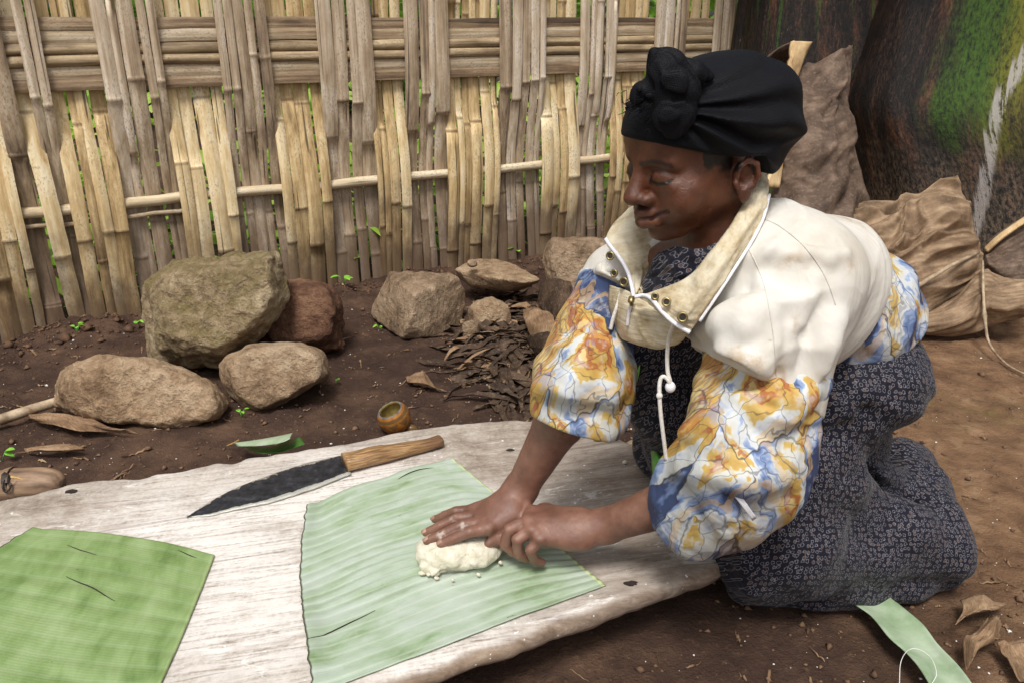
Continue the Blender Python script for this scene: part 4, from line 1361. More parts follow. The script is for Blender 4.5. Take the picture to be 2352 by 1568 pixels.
dryleaf([[(65, 950, .01), (140, 953, .03), (200, 955, .03)], [(70, 962, .02), (150, 966, .03), (260, 985, .03)], [(90, 972, .01), (180, 985, .02), (325, 1000, .01)]], 'long ragged strip of dry leaf below the long stone', amp=.006, seed=6)
dryleaf([[(55, 1030, .01), (100, 1020, .02), (160, 1016, .02)], [(60, 1035, .01), (110, 1034, .02), (190, 1030, .02)], [(80, 1037, .005), (130, 1038, .01), (195, 1037, .01)]], 'narrow dry leaf strip on the soil above the board, left', amp=.003, seed=7)
dryleaf([[(1200, 715, .05), (1230, 708, .08), (1262, 720, .09)], [(1205, 745, .06), (1240, 740, .10), (1275, 745, .11)], [(1225, 790, .03), (1245, 785, .06), (1270, 775, .07)]], 'broad cupped tan leaf on the litter beside the printed sleeve', amp=.008, seed=8)
dryleaf([[(1240, 655, .10), (1270, 645, .14), (1310, 650, .16)], [(1235, 690, .06), (1270, 685, .10), (1320, 690, .12)], [(1250, 728, .03), (1280, 735, .05), (1330, 740, .06)]], 'dark grey leaf sheet leaning below the brown block stone', M_DRYD, .01, 9)
dryleaf([[(1205, 780, .10), (1250, 770, .14), (1300, 790, .15)], [(1225, 815, .06), (1265, 815, .10), (1310, 830, .11)], [(1255, 855, .02), (1285, 860, .04), (1310, 865, .04)]], 'dark rotten leaf lump tucked behind the printed sleeve', M_DRYD, .012, 10)

# ribbons of rotten leaf in a heap
def ribbons(name, n, place, mat, label, cat, seed, Lr=(.06, .22), Wr=(.006, .024)):
    r = np.random.RandomState(seed)
    V, F, A = [], [], []
    for i in range(n):
        c, hz = place(r)
        L = r.uniform(*Lr); wd = r.uniform(*Wr); az = r.uniform(0, 2 * math.pi)
        m = 9
        k = r.normal(0, 5.0); ph = r.uniform(0, 6); arch = r.uniform(.0, .10) * L * hz
        tw = r.normal(0, 1.1)
        base = len(V)
        x, y, a = c[0], c[1], az
        for j in range(m):
            s = j / (m - 1)
            zz = gzq(x, y) + c[2] + arch * math.sin(math.pi * s) + r.normal(0, .002)
            t_ = tw * (s - .5) * 2 + r.normal(0, .2)
            nx, ny = -math.sin(a), math.cos(a)
            ww = wd * (.35 + .65 * math.sin(math.pi * min(1, .12 + s * .85)))
            for q in (-.5, 0, .5):
                V.append((x + nx * ww * q * math.cos(t_), y + ny * ww * q * math.cos(t_), zz + ww * q * math.sin(t_) * .9 - (.25 * ww if q == 0 else 0) + .004))
                A.append((s * 2 + i * .37, q + i * 1.7, 0))
            x += math.cos(a) * L / m; y += math.sin(a) * L / m; a += k * L / m
        for j in range(m - 1):
            for q in (0, 1):
                F.append((base + j * 3 + q, base + j * 3 + q + 1, base + (j + 1) * 3 + q + 1, base + (j + 1) * 3 + q))
    me = mesh_from(V, np.array(F), name); attr_vec(me, 'uvw', A)
    o = link_mesh(name, me, mat)
    o['kind'] = 'stuff'
    return tag(o, label, cat)
def heap(r):
    while True:
        a, b_ = r.normal(1205, 75), r.normal(800, 85)
        if 1010 < a < 1420 and 655 < b_ < 985 and a > 1010 + (b_ - 740) * .75: break
    p = W(a, b_, 0)
    h = .022 * math.exp(-((a - 1250) / 85) ** 2)
    return np.array([p[0], p[1], r.uniform(0, 1) * h]), 1.0
ribbons('leaf_litter', 520, heap, M_DRYD, 'heap of rotting brown leaf strips between stones and woman', 'leaf litter', 21, (.05, .26), (.005, .034))
ribbons('leaf_scraps', 70, heap, M_DRY, 'paler dry leaf scraps on top of the rotting heap', 'leaf litter', 22, (.05, .26), (.008, .042))
def scat(r):
    while True:
        a, b_ = r.uniform(-50, 1500), r.uniform(600, 1120)
        p = W(a, b_, 0)
        if fence_d(p[0], p[1]) > .03 and board_z(p[0], p[1]) < .02: break
    return np.array([p[0], p[1], 0]), .25
ribbons('straw_bits', 170, scat, M_DRY, 'bits of straw and leaf scattered over the dark soil', 'straw', 23, (.015, .08), (.002, .008))
def scat2(r):
    while True:
        a, b_ = r.uniform(1000, 2400), r.uniform(760, 1600)
        p = W(a, b_, 0)
        if board_z(p[0], p[1]) < .02: break
    return np.array([p[0], p[1], 0]), .25
ribbons('straw_scraps', 70, scat2, M_DRY, 'sparse straw scraps on the trodden earth around the woman', 'straw', 24, (.012, .05), (.0015, .006))

# flecks, clods and pebbles
def bits(name, n, place, size, mat, label, cat, seed):
    r = np.random.RandomState(seed)
    ico = np.array([(0, 0, 1), (.9, 0, .1), (-.3, .85, 0), (-.4, -.8, .1), (.2, .2, -.8), (-.8, .1, .3)])
    tri = [(0, 1, 2), (0, 2, 5), (0, 5, 3), (0, 3, 1), (1, 4, 2), (2, 4, 5), (5, 4, 3), (3, 4, 1)]
    V, F = [], []
    for i in range(n):
        p = place(r)
        s = size * r.lognormal(0, .55)
        a = r.uniform(0, 6.28); R = np.array([[math.cos(a), -math.sin(a), 0], [math.sin(a), math.cos(a), 0], [0, 0, .6]])
        q = (ico * r.uniform(.6, 1.3, (6, 1))) @ R.T * s
        b = len(V)
        V += [tuple(x) for x in q + [p[0], p[1], gzq(p[0], p[1]) + s * .25]]
        F += [(b + x, b + y, b + z) for x, y, z in tri]
    o = link_mesh(name, mesh_from(V, np.array(F), name), mat, None, False)
    o['kind'] = 'stuff'
    return tag(o, label, cat)
bits('pale_flecks', 620, lambda r: (scat(r) if r.rand() < .65 else scat2(r))[0], .0019, m_simple('starch_white', C(225, 222, 214), C(240, 238, 232), 50, .8, 0), 'white specks of starch strewn over the soil', 'starch specks', 31)
bits('soil_clods', 1500, lambda r: (scat(r) if r.rand() < .6 else scat2(r))[0], .0042, m_simple('clod', C(64, 46, 36), C(110, 84, 64), 30, .95, .5, .002, (1, 1, 1), C(134, 104, 80)), 'small crumbs of earth and grit on the ground', 'soil crumbs', 32)
def bank(r):
    s = r.uniform(-.4, 3.2); d = abs(r.normal(.06, .09))
    p = FA + FE * s + FN * d
    return np.array([p[0], p[1], 0])
bits('mud_clods', 1500, bank, .006, m_simple('mud_clod', C(70, 50, 38), C(112, 84, 62), 20, .95, .6, .003), 'lumpy mud banked along the foot of the fence', 'mud', 33)

# seedlings
def seedling(px, py, sc, seed, label, group='green seedlings in the soil'):
    r = np.random.RandomState(seed)
    p = W(px, py, 0)
    p[2] = gz(p[0], p[1])
    t = empty('seedling', p, label, 'seedling', group)
    for k in range(r.randint(2, 5)):
        az = r.uniform(0, 6.28); h = sc * r.uniform(.5, 1.2)
        top = p + np.array([math.cos(az) * h * .4, math.sin(az) * h * .4, h])
        tube('stem', [p, (p + top) / 2 + [0, 0, h * .08], top], [.0012, .001, .0008], M_GRN, t, 5)
        d = np.array([math.cos(az), math.sin(az), r.uniform(-.1, .5)]); d /= np.linalg.norm(d)
        sd = np.cross(d, [0, 0, 1]); sd /= np.linalg.norm(sd)
        L = sc * r.uniform(.5, .9)
        g = np.zeros((7, 5, 3))
        for i in range(7):
            f = i / 6
            ww = L * .36 * math.sin(math.pi * min(.98, .06 + f * .94)) ** .7
            for j in range(5):
                q = (j - 2) / 2
                g[i, j] = top + d * L * f + sd * ww * q + np.array([0, 0, -L * .3 * f * f + abs(q) * ww * .25])
        link_mesh('leaf', thick_grid(g, .0005, 'leaf', (0, 0, 5)), M_SEED, t)
M_SEED = m_simple('seedling_leaf', C(96, 164, 40), C(150, 206, 76), 40, .45, .1, .001)
for q, (a, b_, s, l) in enumerate([(320, 745, .03, 'tiny green seedling left of the mossy boulder'), (180, 775, .025, 'tiny green seedling at the foot of the leftmost slats'), (790, 668, .045, 'green seedling at the corner of the reddish stone'),
                                   (1052, 715, .03, 'green seedling beside the sharp-edged stone'), (1188, 590, .05, 'green seedling growing above the flat slab'), (870, 750, .018, 'low green seedling left of the sharp-edged stone'),
                                   (770, 880, .02, 'tiny green seedling right of the blocky tan stone'), (555, 958, .022, 'tiny green seedling under the blocky tan stone'), (1345, 520, .08, 'leafy green plant at the fence foot behind the brown block'),
                                   (1395, 470, .10, 'tall leafy green plant seen through the fence near the face'), (1270, 470, .09, 'leafy green plant seen through the fence middle'), (60, 690, .05, 'green seedling in the gap of the leftmost slats'),
                                   (5, 1055, .03, 'tiny green seedling at the left edge above the board')]):
    seedling(a, b_, s, 60 + q, l)

# ------------------------------------------------------------------ dough
M_DOUGH = NB('dough')
_b = M_DOUGH
_n = _b.noise(_b.geo(), 60, 5, 0.65)
_b.bs(Base_Color=_b.ramp(_n, [(0.3, C(196, 187, 162)), (0.6, C(218, 212, 194))]), Roughness=0.75, Normal=_b.bump(_b.math('ADD', _n, _b.noise(_b.geo(), 220, 3, .6)), 0.5, 0.004))
M_DOUGH = M_DOUGH.m
LZ = BZ + .010
pd = [ell(W(1052, 1268, LZ + .018), (.070, .040, .030), None, .01), ell(W(1010, 1262, LZ + .016), (.036, .040, .026), None, .015), ell(W(1100, 1245, LZ + .018), (.05, .035, .028), None, .015),
      ell(W(1075, 1225, LZ + .02), (.06, .05, .026), None, .02), ell(W(978, 1302, LZ + .008), (.013, .011, .010), None, .004), ell(W(997, 1309, LZ + .006), (.010, .009, .008), None, .003)]
def ddough(P):
    return .0035 * fbm(P, 38, 3) - .003 * sstep(.72, .95, ridged(P, 26, 1, 2.0)) * -1 + .0012 * fbm(P, 160, 2)
pos, F = sdf_mesh(pd, .0022, ddough, .006, 1)
o = link_mesh('dough', mesh_from(pos, F, 'dough'), M_DOUGH)
tag(o, 'cream lump of crumbly dough under the flat hand', 'dough')
rd = np.random.RandomState(9)
for q, (a, b_, s) in enumerate([(968, 1314, .006), (985, 1317, .005), (1098, 1318, .004), (1148, 1290, .004), (1435, 1060, .006), (1243, 1160, .007), (1040, 1330, .003), (1002, 1326, .004)]):
    onleaf = q not in (4, 5)
    p = W(a, b_, BZ + .012 if onleaf else BZ + .003)
    pos, F = sdf_mesh([ell(p, (s, s * .8, s * .7), None, .002), ell(p + [s * .6, 0, -s * .2], (s * .6, s * .6, s * .5), None, .002)], .0016, lambda P: .0012 * fbm(P, 200, 2), .002, 0)
    oo = link_mesh('dough_crumb', mesh_from(pos, F, 'dough_crumb'), M_DOUGH)
    tag(oo, ['cream dough crumb at the near left end of the lump', 'second cream dough crumb from the left below the lump', 'cream dough crumb on the leaf below the lump middle', 'cream dough crumb at the fingertips of the curled hand', 'dough crumb on the bare board near the green leaf blade', 'dough crumb on the bare board between the two forearms', 'tiniest dough crumb on the leaf in front of the lump', 'third dough crumb from the left below the lump'][q], 'crumb', 'dough crumbs')

# ------------------------------------------------------------------ the kneeling woman
person = empty('person', (.62, 1.36, 0), 'kneeling person in black headscarf and patterned jacket pressing dough on a leaf', 'person')

# joints
HC = X(1608, 357, 1.16)                       # middle of the head
YAW, HPIT, HROLL = math.radians(204), math.radians(13), math.radians(0)
hf = np.array([math.cos(YAW) * math.cos(HPIT), math.sin(YAW) * math.cos(HPIT), -math.sin(HPIT)])
hl = np.array([-math.sin(YAW), math.cos(YAW), 0.0])
hu = np.cross(hf, hl)
hl, hu = hl * math.cos(HROLL) + hu * math.sin(HROLL), hu * math.cos(HROLL) - hl * math.sin(HROLL)
HR = np.stack([hf, hl, hu])
HS = 1.07
def hp(f, l, u):
    return HC + HS * (f * hf + l * hl + u * hu)

S_N, E_N, W_N = X(1835, 640, 1.17), X(1730, 1085, 1.20), W(1392, 1206, .215)
S_F, E_F, W_F = X(1425, 640, 1.38), X(1345, 860, 1.34), W(1196, 1122, .232)
NECK = X(1680, 560, 1.22)
CHEST = .5 * (S_N + S_F) + np.array([.03, 0, -.07])
HIP = np.array([.64, 1.36, .40])

body = []
# head
def he(f, l, u, rf, rl, ru, k=.012, op='u'):
    return ell(hp(f, l, u), np.array((rf, rl, ru)) * HS, HR, k, op)
def hcone(a, b, ra, rb, k=.01, op='u'):
    return cone(hp(*a), hp(*b), ra * HS, rb * HS, k, op)
body += [he(-.012, 0, .038, .097, .075, .080), he(.030, 0, -.006, .062, .060, .068, .02)]
for s in (1, -1):
    body += [hcone((-.008, .048 * s, -.036), (.056, .016 * s, -.076), .018, .015, .03), he(.056, .041 * s, -.024, .025, .023, .020, .022),
             he(.060, .031 * s, -.044, .022, .023, .020, .022)]
body += [he(.074, 0, -.079, .0165, .018, .014, .018), he(.072, 0, -.048, .026, .032, .018, .018), he(.068, 0, .042, .027, .054, .034, .02)]
body += [hcone((.087, .016, .020), (.072, .046, .018), .0075, .0065, .016), hcone((.087, -.016, .020), (.072, -.046, .018), .0075, .0065, .016)]
for s in (1, -1):       # eye sockets, then lids over the balls
    body += [he(.099, .031 * s, .005, .0135, .018, .010, .012, 's')]
    body += [he(.0755, .031 * s, .001, .0152, .0172, .0118, .003)]
    body += [hcone((.0905, .019 * s, -.0030), (.0850, .046 * s, -.0045), .0019, .0014, .003)]
    body += [hcone((.084, .022 * s, -.0135), (.077, .046 * s, -.0110), .0050, .0045, .012)]
# nose
body += [hcone((.087, 0, .014), (.103, 0, -.015), .0080, .0105, .010), he(.108, 0, -.0240, .0125, .0135, .0105, .008)]
for s in (1, -1):
    body += [he(.096, .0160 * s, -.0270, .0118, .0085, .0085, .006), he(.103, .0088 * s, -.0350, .0055, .0042, .0038, .002, 's')]
# lips, drawn into a smile
for s in (1, -1):
    body += [hcone((.1015, .003 * s, -.0465), (.0920, .018 * s, -.0470), .0062, .0056, .005), hcone((.0920, .018 * s, -.0470), (.0765, .036 * s, -.0425), .0056, .0022, .005)]
    body += [hcone((.0990, .003 * s, -.0605), (.0905, .018 * s, -.0580), .0085, .0075, .005), hcone((.0905, .018 * s, -.0580), (.0770, .034 * s, -.0450), .0070, .0026, .005)]
    body += [he(.064, .047 * s, -.036, .012, .011, .011, .014)]
for s in (1, -1):
    body += [hcone((.110, .000, -.0540), (.0970, .018 * s, -.0525), .0024, .0023, .002, 's'), hcone((.0970, .018 * s, -.0525), (.0830, .039 * s, -.0425), .0023, .0021, .003, 's')]
# ears
EF, EU, ES = .004, -.020, .78
for s in (1, -1):
    e = lambda f, l, u: (EF + (f + .012) * ES - .012, (.074 + (l - .074) * ES) * s, EU + u * ES)
    body += [he(*e(-.012, .074, -.004), .019 * ES, .009, .031 * ES, .005)]
    rim = [(.002, .078, .006), (-.002, .083, .022), (-.014, .088, .030), (-.028, .090, .020), (-.030, .089, .000), (-.022, .084, -.018)]
    body += chain([hp(*e(*q_)) for q_ in rim], [.0036 * HS, .0038 * HS, .0040 * HS, .0038 * HS, .0036 * HS, .0034 * HS], .003)
    body += [he(*e(-.008, .078, -.031), .0080, .0052, .0078, .005), he(*e(-.012, .0885, .003), .0105, .0085, .0160, .003, 's'), he(*e(-.005, .083, -.006), .0062, .0085, .0075, .003, 's'), hcone(e(.006, .078, -.004), e(.005, .080, -.012), .0040, .0030, .003)]
body += [cone(hp(-.02, 0, -.04), NECK, .056, .054, .02), cone(NECK, .5 * (S_N + S_F), .054, .075, .04)]
# trunk and arms under the clothes
body += [cone(CHEST + [.05, .02, -.02], HIP, .07, .08, .04), cone(S_N, S_F, .05, .05, .05)]
def arm(S, E, Wr, rs):
    return [cone(S, E, rs[0], rs[1], .02), cone(E, E + (Wr - E) * .35, rs[1] * .98, rs[2], .02), cone(E + (Wr - E) * .35, Wr, rs[2], rs[3], .02)]
body += arm(S_N, E_N, W_N, (.05, .042, .040, .0275)) + arm(S_F, E_F, W_F, (.05, .042, .041, .0275))

# right hand (far): flat on the dough, fingers to the left
def finger(pts, rads, k=.0018):
    return chain([W(*p) for p in pts], [r * .95 for r in rads], k)
HB = BZ
palm = [cone(W_F, W(1140, 1172, .205), .0265, .024, .015), cone(W_F, W(1160, 1190, .20), .024, .022, .015),
        cone(W(1170, 1150, .215), W(1083, 1172, .193), .020, .0125, .012), cone(W(1172, 1160, .213), W(1100, 1186, .196), .020, .0128, .012),
        cone(W(1174, 1170, .210), W(1112, 1200, .197), .020, .0130, .012), cone(W(1176, 1180, .207), W(1122, 1213, .195), .020, .0128, .012)]
body += palm
body += finger([(1083, 1172, .193), (1047, 1173, .193), (1020, 1183, .178), (998, 1192, .166)], [.0115, .0096, .0086, .0070])
body += finger([(1100, 1186, .196), (1052, 1188, .196), (1010, 1207, .182), (977, 1222, .168)], [.0120, .0102, .0090, .0074])
body += finger([(1112, 1200, .197), (1064, 1205, .198), (1015, 1226, .184), (980, 1241, .172)], [.0124, .0105, .0092, .0076])
body += finger([(1122, 1213, .195), (1078, 1220, .197), (1040, 1236, .185), (1012, 1248, .175)], [.0120, .0104, .0090, .0076])
body += finger([(1182, 1178, .205), (1168, 1212, .190), (1146, 1232, .178), (1122, 1246, .170)], [.0170, .0130, .0110, .0086], .008)
# knuckle bumps
for p in ((1083, 1171, .200), (1100, 1185, .203), (1112, 1198, .204), (1122, 1211, .202)):
    body += [ell(W(*p), (.0085, .0085, .0065), None, .01)]
# left hand (near): half closed, fingers curling down on the dough's right side
body += [cone(W_N, W(1290, 1205, .208), .026, .024, .015), cone(W_N, W(1310, 1230, .200), .024, .022, .015),
         cone(W(1330, 1190, .218), W(1222, 1176, .212), .020, .0135, .012), cone(W(1330, 1205, .215), W(1215, 1195, .213), .020, .0138, .012),
         cone(W(1332, 1220, .208), W(1222, 1215, .208), .020, .0135, .012), cone(W(1336, 1235, .200), W(1240, 1236, .198), .020, .0130, .012)]
body += finger([(1222, 1176, .212), (1176, 1192, .205), (1158, 1226, .176), (1166, 1246, .158)], [.0122, .0104, .0094, .0080])
body += finger([(1215, 1195, .213), (1170, 1214, .204), (1160, 1250, .172), (1178, 1268, .154)], [.0126, .0108, .0097, .0082])
body += finger([(1222, 1215, .208), (1188, 1238, .196), (1190, 1270, .164), (1208, 1282, .148)], [.0124, .0105, .0094, .0080])
body += finger([(1240, 1236, .198), (1218, 1262, .184), (1226, 1284, .158), (1244, 1290, .147)], [.0116, .0096, .0086, .0074])
body += finger([(1330, 1190, .214), (1250, 1172, .200), (1195, 1196, .186), (1156, 1232, .170), (1140, 1250, .160)], [.0180, .0140, .0118, .0102, .0086], .008)
for p in ((1222, 1175, .219), (1215, 1194, .220), (1222, 1214, .215), (1240, 1235, .205)):
    body += [ell(W(*p), (.009, .009, .007), None, .01)]
posB, FB_ = sdf_mesh(body, .0020, lambda P: .0004 * fbm(P, 90, 2), .002, 1)
# skin colours: lips, brows, hair line, palms, nails, plus painted lid crease shade
q = (posB - HC) @ HR.T / HS
col = np.zeros((len(posB), 4)); col[:, 3] = 1
hd = np.linalg.norm(q, axis=1) < .2
lipd = np.minimum.reduce([np.hypot(q[:, 0] - np.interp(np.abs(q[:, 1]), [0, .018, .036], [.1, .091, .077]), q[:, 2] - np.interp(np.abs(q[:, 1]), [0, .018, .036], [c, c + .0015, -.0435])) for c in (-.0472, -.0595)])
lips = hd * (1 - sstep(.0062, .0095, lipd)) * (np.abs(q[:, 1]) < .036)
al = np.abs(q[:, 1])
browc = np.interp(al, [.010, .024, .040, .054], [.0185, .0225, .0225, .016])
brow = .75 * hd * (1 - sstep(.0012, .0048, np.abs(q[:, 2] - browc) + .0012 * vnoise(q, 400))) * (al > .011) * (al < .053) * (q[:, 0] > .045)
hair = hd * sstep(-.014, -.004, q[:, 2] - .55 * np.clip(q[:, 0] - .012, 0, .1) + .006 * vnoise(q, 120)) * (q[:, 0] < .040) * (q[:, 0] > .000) * (al > .045)
hair = np.maximum(hair, hd * (q[:, 0] < -.028) * (q[:, 2] > -.060) * (al < .072))
lash_and_shade = hd * (1 - sstep(.0016, .0032, np.abs(q[:, 2] + .0048 + .10 * (al - .032) + 14 * (al - .032) ** 2 * -1))) * (al > .017) * (al < .049) * (q[:, 0] > .066)
lid_crease_shade = .45 * hd * (1 - sstep(.0006, .0022, np.abs(q[:, 2] - .0098 + 16 * (al - .031) ** 2))) * (al > .018) * (al < .046) * (q[:, 0] > .066)  # shade of the upper lid crease, painted dark into the skin colour
lash_and_shade = np.maximum(lash_and_shade, lid_crease_shade)
col[:, 0] = lips; col[:, 1] = np.clip(np.maximum(brow * 1.0, np.maximum(hair, lash_and_shade)), 0, 1)
handm = sstep(.50, .40, posB[:, 2]) if False else 1 - sstep(.40, .50, posB[:, 2])
col[:, 2] = handm
dust = np.zeros(len(posB))
for p_, r_ in (((1040, 1190, .203), .014), ((1012, 1226, .19), .012), ((1064, 1205, .205), .010), ((1066, 1212, .2), .012), ((1200, 1200, .21), .012), ((980, 1238, .17), .008), ((1150, 1160, .215), .012)):
    dust = np.maximum(dust, 1 - sstep(r_ * .4, r_, np.linalg.norm(posB - W(*p_), axis=1)))
dust = dust * sstep(-.15, .35, fbm(posB, 190, 3))
meB = mesh_from(posB, FB_, 'body'); attr_col(meB, 'tint', col); attr_vec(meB, 'dust', np.stack([dust, dust, dust], 1))
def m_skin():
    b = NB('skin')
    t = b.n('Attribute', attribute_name='tint').outputs['Color']
    s = b.n('SeparateColor'); b.set(s.inputs[0], t)
    p = b.geo()
    n = b.noise(p, 22, 4, 0.6); f = b.noise(p, 260, 3, 0.65)
    face = b.ramp(n, [(0.3, C(72, 40, 25)), (0.55, C(100, 58, 37)), (0.75, C(120, 73, 48))])
    hand = b.ramp(n, [(0.3, C(104, 70, 57)), (0.55, C(128, 90, 74)), (0.75, C(146, 107, 90))])
    col = b.mix(s.outputs[2], face, hand)
    col = b.mix(b.math('MULTIPLY', s.outputs[0], 0.8), col, C(66, 40, 36))
    col = b.mix(s.outputs[1], col, C(14, 11, 10))
    n5 = b.noise(p, 70, 4, 0.65)
    col = b.mix(b.math('MULTIPLY', b.step(n5, 0.5, 0.72), 0.22), col, C(70, 40, 28))
    du = b.n('SeparateXYZ'); b.set(du.inputs[0], b.attr('dust'))
    col = b.mix(b.math('MULTIPLY', du.outputs[0], 0.6), col, C(200, 190, 176))
    b.bs(Base_Color=col, Roughness=b.math('ADD', 0.24, b.math('MULTIPLY', n5, 0.28)), Specular_IOR_Level=0.55)
    b.bs(Subsurface_Weight=0.08, Subsurface_Radius=(.01, .004, .002), Subsurface_Scale=0.5)
    cr = b.voro(p, 420, 'DISTANCE_TO_EDGE', 1.0)
    b.bs(Normal=b.bump(b.math('ADD', f, b.math('MULTIPLY', b.step(cr, 0.0, 0.15), 0.4)), 0.35, 0.0018))
    return b.m
M_SKIN = m_skin()
bodyo = link_mesh('body', meB, M_SKIN, person)
# nails
M_NAIL = m_simple('nail', C(150, 112, 96), C(186, 152, 134), 60, .35, 0)
def nail(tip, prev, up=(0, 0, 1), r=.0078, sc=1.0):
    tip = W(*tip); prev = W(*prev)
    d = tip - prev; d /= np.linalg.norm(d)
    s = np.cross(d, up); s /= np.linalg.norm(s); n = np.cross(s, d)
    g = np.zeros((6, 7, 3))
    for i in range(6):
        for j in range(7):
            a = (j / 6 - .5) * 1.7; f = i / 5
            wv = math.sqrt(max(0, 1 - (abs(f - .42) / .62) ** 3)) 
            g[i, j] = tip + d * (f * .0105 - .0052) * sc + s * math.sin(a * wv) * r * .86 + n * (math.cos(a * wv) * r * 1.0 - .0026 * max(0, f - .5))
    link_mesh('nail', thick_grid(g, .0006, 'nail', tip + n), M_NAIL, bodyo)
for a, b_ in [((998, 1192, .166), (1020, 1183, .178)), ((977, 1222, .168), (1010, 1207, .182)), ((980, 1241, .172), (1015, 1226, .184)), ((1012, 1248, .175), (1040, 1236, .185)), ((1140, 1250, .160), (1156, 1232, .170))]:
    nail(a, b_, (0, -.25, 1))
V_, F_ = tube_data([hp(.0905, .014, -.0528), hp(.0935, .006, -.0532), hp(.0945, -.002, -.0532), hp(.0930, -.009, -.0530)], .0022 * HS, 8)
link_mesh('teeth', mesh_from(V_, F_), m_simple('teeth', C(196, 186, 170), C(214, 206, 192), 60, .3, 0), bodyo)
# ear stud
pos, F = sdf_mesh([ell(hp(EF - .0089, .0795, EU - .0262), (.0022,) * 3, None, .001)], .0008, None, 0, 1)
link_mesh('ear_stud', mesh_from(pos, F), m_simple('stud', C(150, 120, 90), C(200, 170, 130), 50, .3, 0, metal=.8), person)

# ---- headscarf
knot = hp(.064, .042, .108)
sc = [he(-.028, 0, .038, .107, .086, .076, .02), he(-.060, .0, .024, .074, .085, .072, .04), he(.014, 0, .052, .084, .078, .050, .03), he(-.034, 0, .050, .090, .080, .055, .04)]
sc += [Prim(lambda P: -(((P - HC) @ HR.T / HS)[:, 2] - (.036 + np.clip(((P - HC) @ HR.T / HS)[:, 0], -.03, .1) * .12 - np.clip(-((P - HC) @ HR.T / HS)[:, 0] - .03, 0, .1) * .60)), HC - .3, HC + .3, .004, 's0')]
def scarf_clip(P):
    q = (P - HC) @ HR.T / HS
    lim = np.interp(q[:, 0], [-.20, -.12, -.07, -.045, -.03, .0, .02, .06, .11], [-.036, -.044, -.040, -.015, .004, .010, .015, .034, .056])
    return (lim - q[:, 2]) * .8
sc = sc[:-1]
def dscarf(P):
    q = (P - HC) @ HR.T / HS
    k = (knot - HC) @ HR.T / HS
    v = q - k
    # folds fan out from the knot over the side of the head
    ang = np.arctan2(v[:, 2] + .02, -v[:, 0] + .02)
    dist = np.linalg.norm(v, axis=1)
    amp = .0075 * sstep(.02, .06, dist) * (1 - .55 * sstep(.14, .24, dist))
    band = np.exp(-((ang + .45) / .5) ** 2)
    f = amp * band * np.sin(ang * 20 + 2.2 * fbm(q, 11, 2))
    return f + .0030 * fbm(q, 17, 2) * (1 - .6 * band) - .0022 * np.exp(-((q[:, 2] - np.interp(q[:, 0], [-.03, .0, .02, .06, .11], [.004, .010, .015, .034, .056]) - .004) / .004) ** 2)
posS, FS = sdf_mesh(sc, .0027, dscarf, .012, 1, clip=scarf_clip)
def m_scarf():
    b = NB('scarf_black')
    p = b.attr('hq')
    w1 = b.voro(p, 480, 'F1', 0.3)
    hole = b.step(w1, 0.30, 0.55)
    n = b.noise(p, 30, 3, 0.6)
    col = b.mix(hole, C(4, 4, 5), b.mix(n, C(8, 9, 13), C(19, 20, 28)))
    b.bs(Base_Color=col, Roughness=0.62, Specular_IOR_Level=0.16, Sheen_Weight=0.0, Sheen_Roughness=0.4)
    b.bs(Normal=b.bump(hole, 0.45, 0.0014))
    return b.m
M_SCARF = m_scarf()
me = mesh_from(posS, FS, 'headscarf'); attr_vec(me, 'hq', (posS - HC) @ HR.T)
scarf = link_mesh('headscarf', me, M_SCARF, person)
kn = []
def K(f, l, u): return hp(.064 + f * .84, .042 + l * .84, .106 + u * .84)
kn += [ell(K(0, .004, 0), (.026, .022, .026), HR, .008)]
kn += chain([K(.016, .016, .026), K(.002, .030, .012), K(-.010, .030, -.006), K(-.022, .018, -.018)], [.010, .013, .013, .010], .010)   # the band across the knot
kn += chain([K(.006, .006, .016), K(.008, .004, .034), K(.016, .002, .054)], [.019, .016, .004], .012)         # peak
kn += chain([K(-.008, .008, .016), K(-.006, .008, .034), K(-.004, .004, .044)], [.014, .013, .008], .012)
kn += chain([K(-.012, .012, .008), K(-.032, .020, .014), K(-.054, .022, .006)], [.013, .013, .006], .012)       # end to the back
kn += chain([K(.010, .012, -.010), K(.018, .022, -.030), K(.018, .024, -.050)], [.012, .016, .010], .012)       # hanging loop
kn += chain([K(-.002, .016, -.010), K(.000, .028, -.032), K(.006, .028, -.050)], [.012, .014, .009], .012)
kn += chain([K(.022, -.002, .002), K(.036, -.008, .004), K(.048, -.012, -.006)], [.012, .011, .006], .010)
def dknot(P):
    q = (P - knot) @ HR.T
    return .0024 * np.sin(420 * q[:, 1] + 330 * q[:, 0] + 6 * fbm(q, 26, 2)) + .0016 * fbm(q, 60, 2)
posK, FK = sdf_mesh(kn, .0020, dknot, .005, 1)
me = mesh_from(posK, FK, 'knot'); attr_vec(me, 'hq', (posK - HC) @ HR.T)
link_mesh('knot', me, M_SCARF, scarf)
# frayed ends
V, F = [], []
rf = np.random.RandomState(12)
for q in range(90):
    e = rf.randint(2)
    if e == 0: c = K(.050, -.012, -.006) + rf.normal(0, .008, 3) ; d = hf * 1.0 - hu * .2
    else: c = K(.040, .000, -.014) + rf.normal(0, .005, 3) + hu * rf.uniform(-.025, .01); d = hf * 1.0 - hu * .1
    d = d / np.linalg.norm(d) + rf.normal(0, .35, 3); L = rf.uniform(.004, .010)
    v, f = tube_data([c, c + d * L * .5, c + d * L + rf.normal(0, .002, 3)], [.0006, .0005, .0003], 4, False)
    F += [tuple(i + len(V) for i in x) for x in f]; V += v
me = mesh_from(V, np.array(F), 'fringe'); attr_vec(me, 'hq', np.asarray(V) - HC)
fo = link_mesh('fringe', me, M_SCARF, scarf); fo['kind'] = 'stuff'

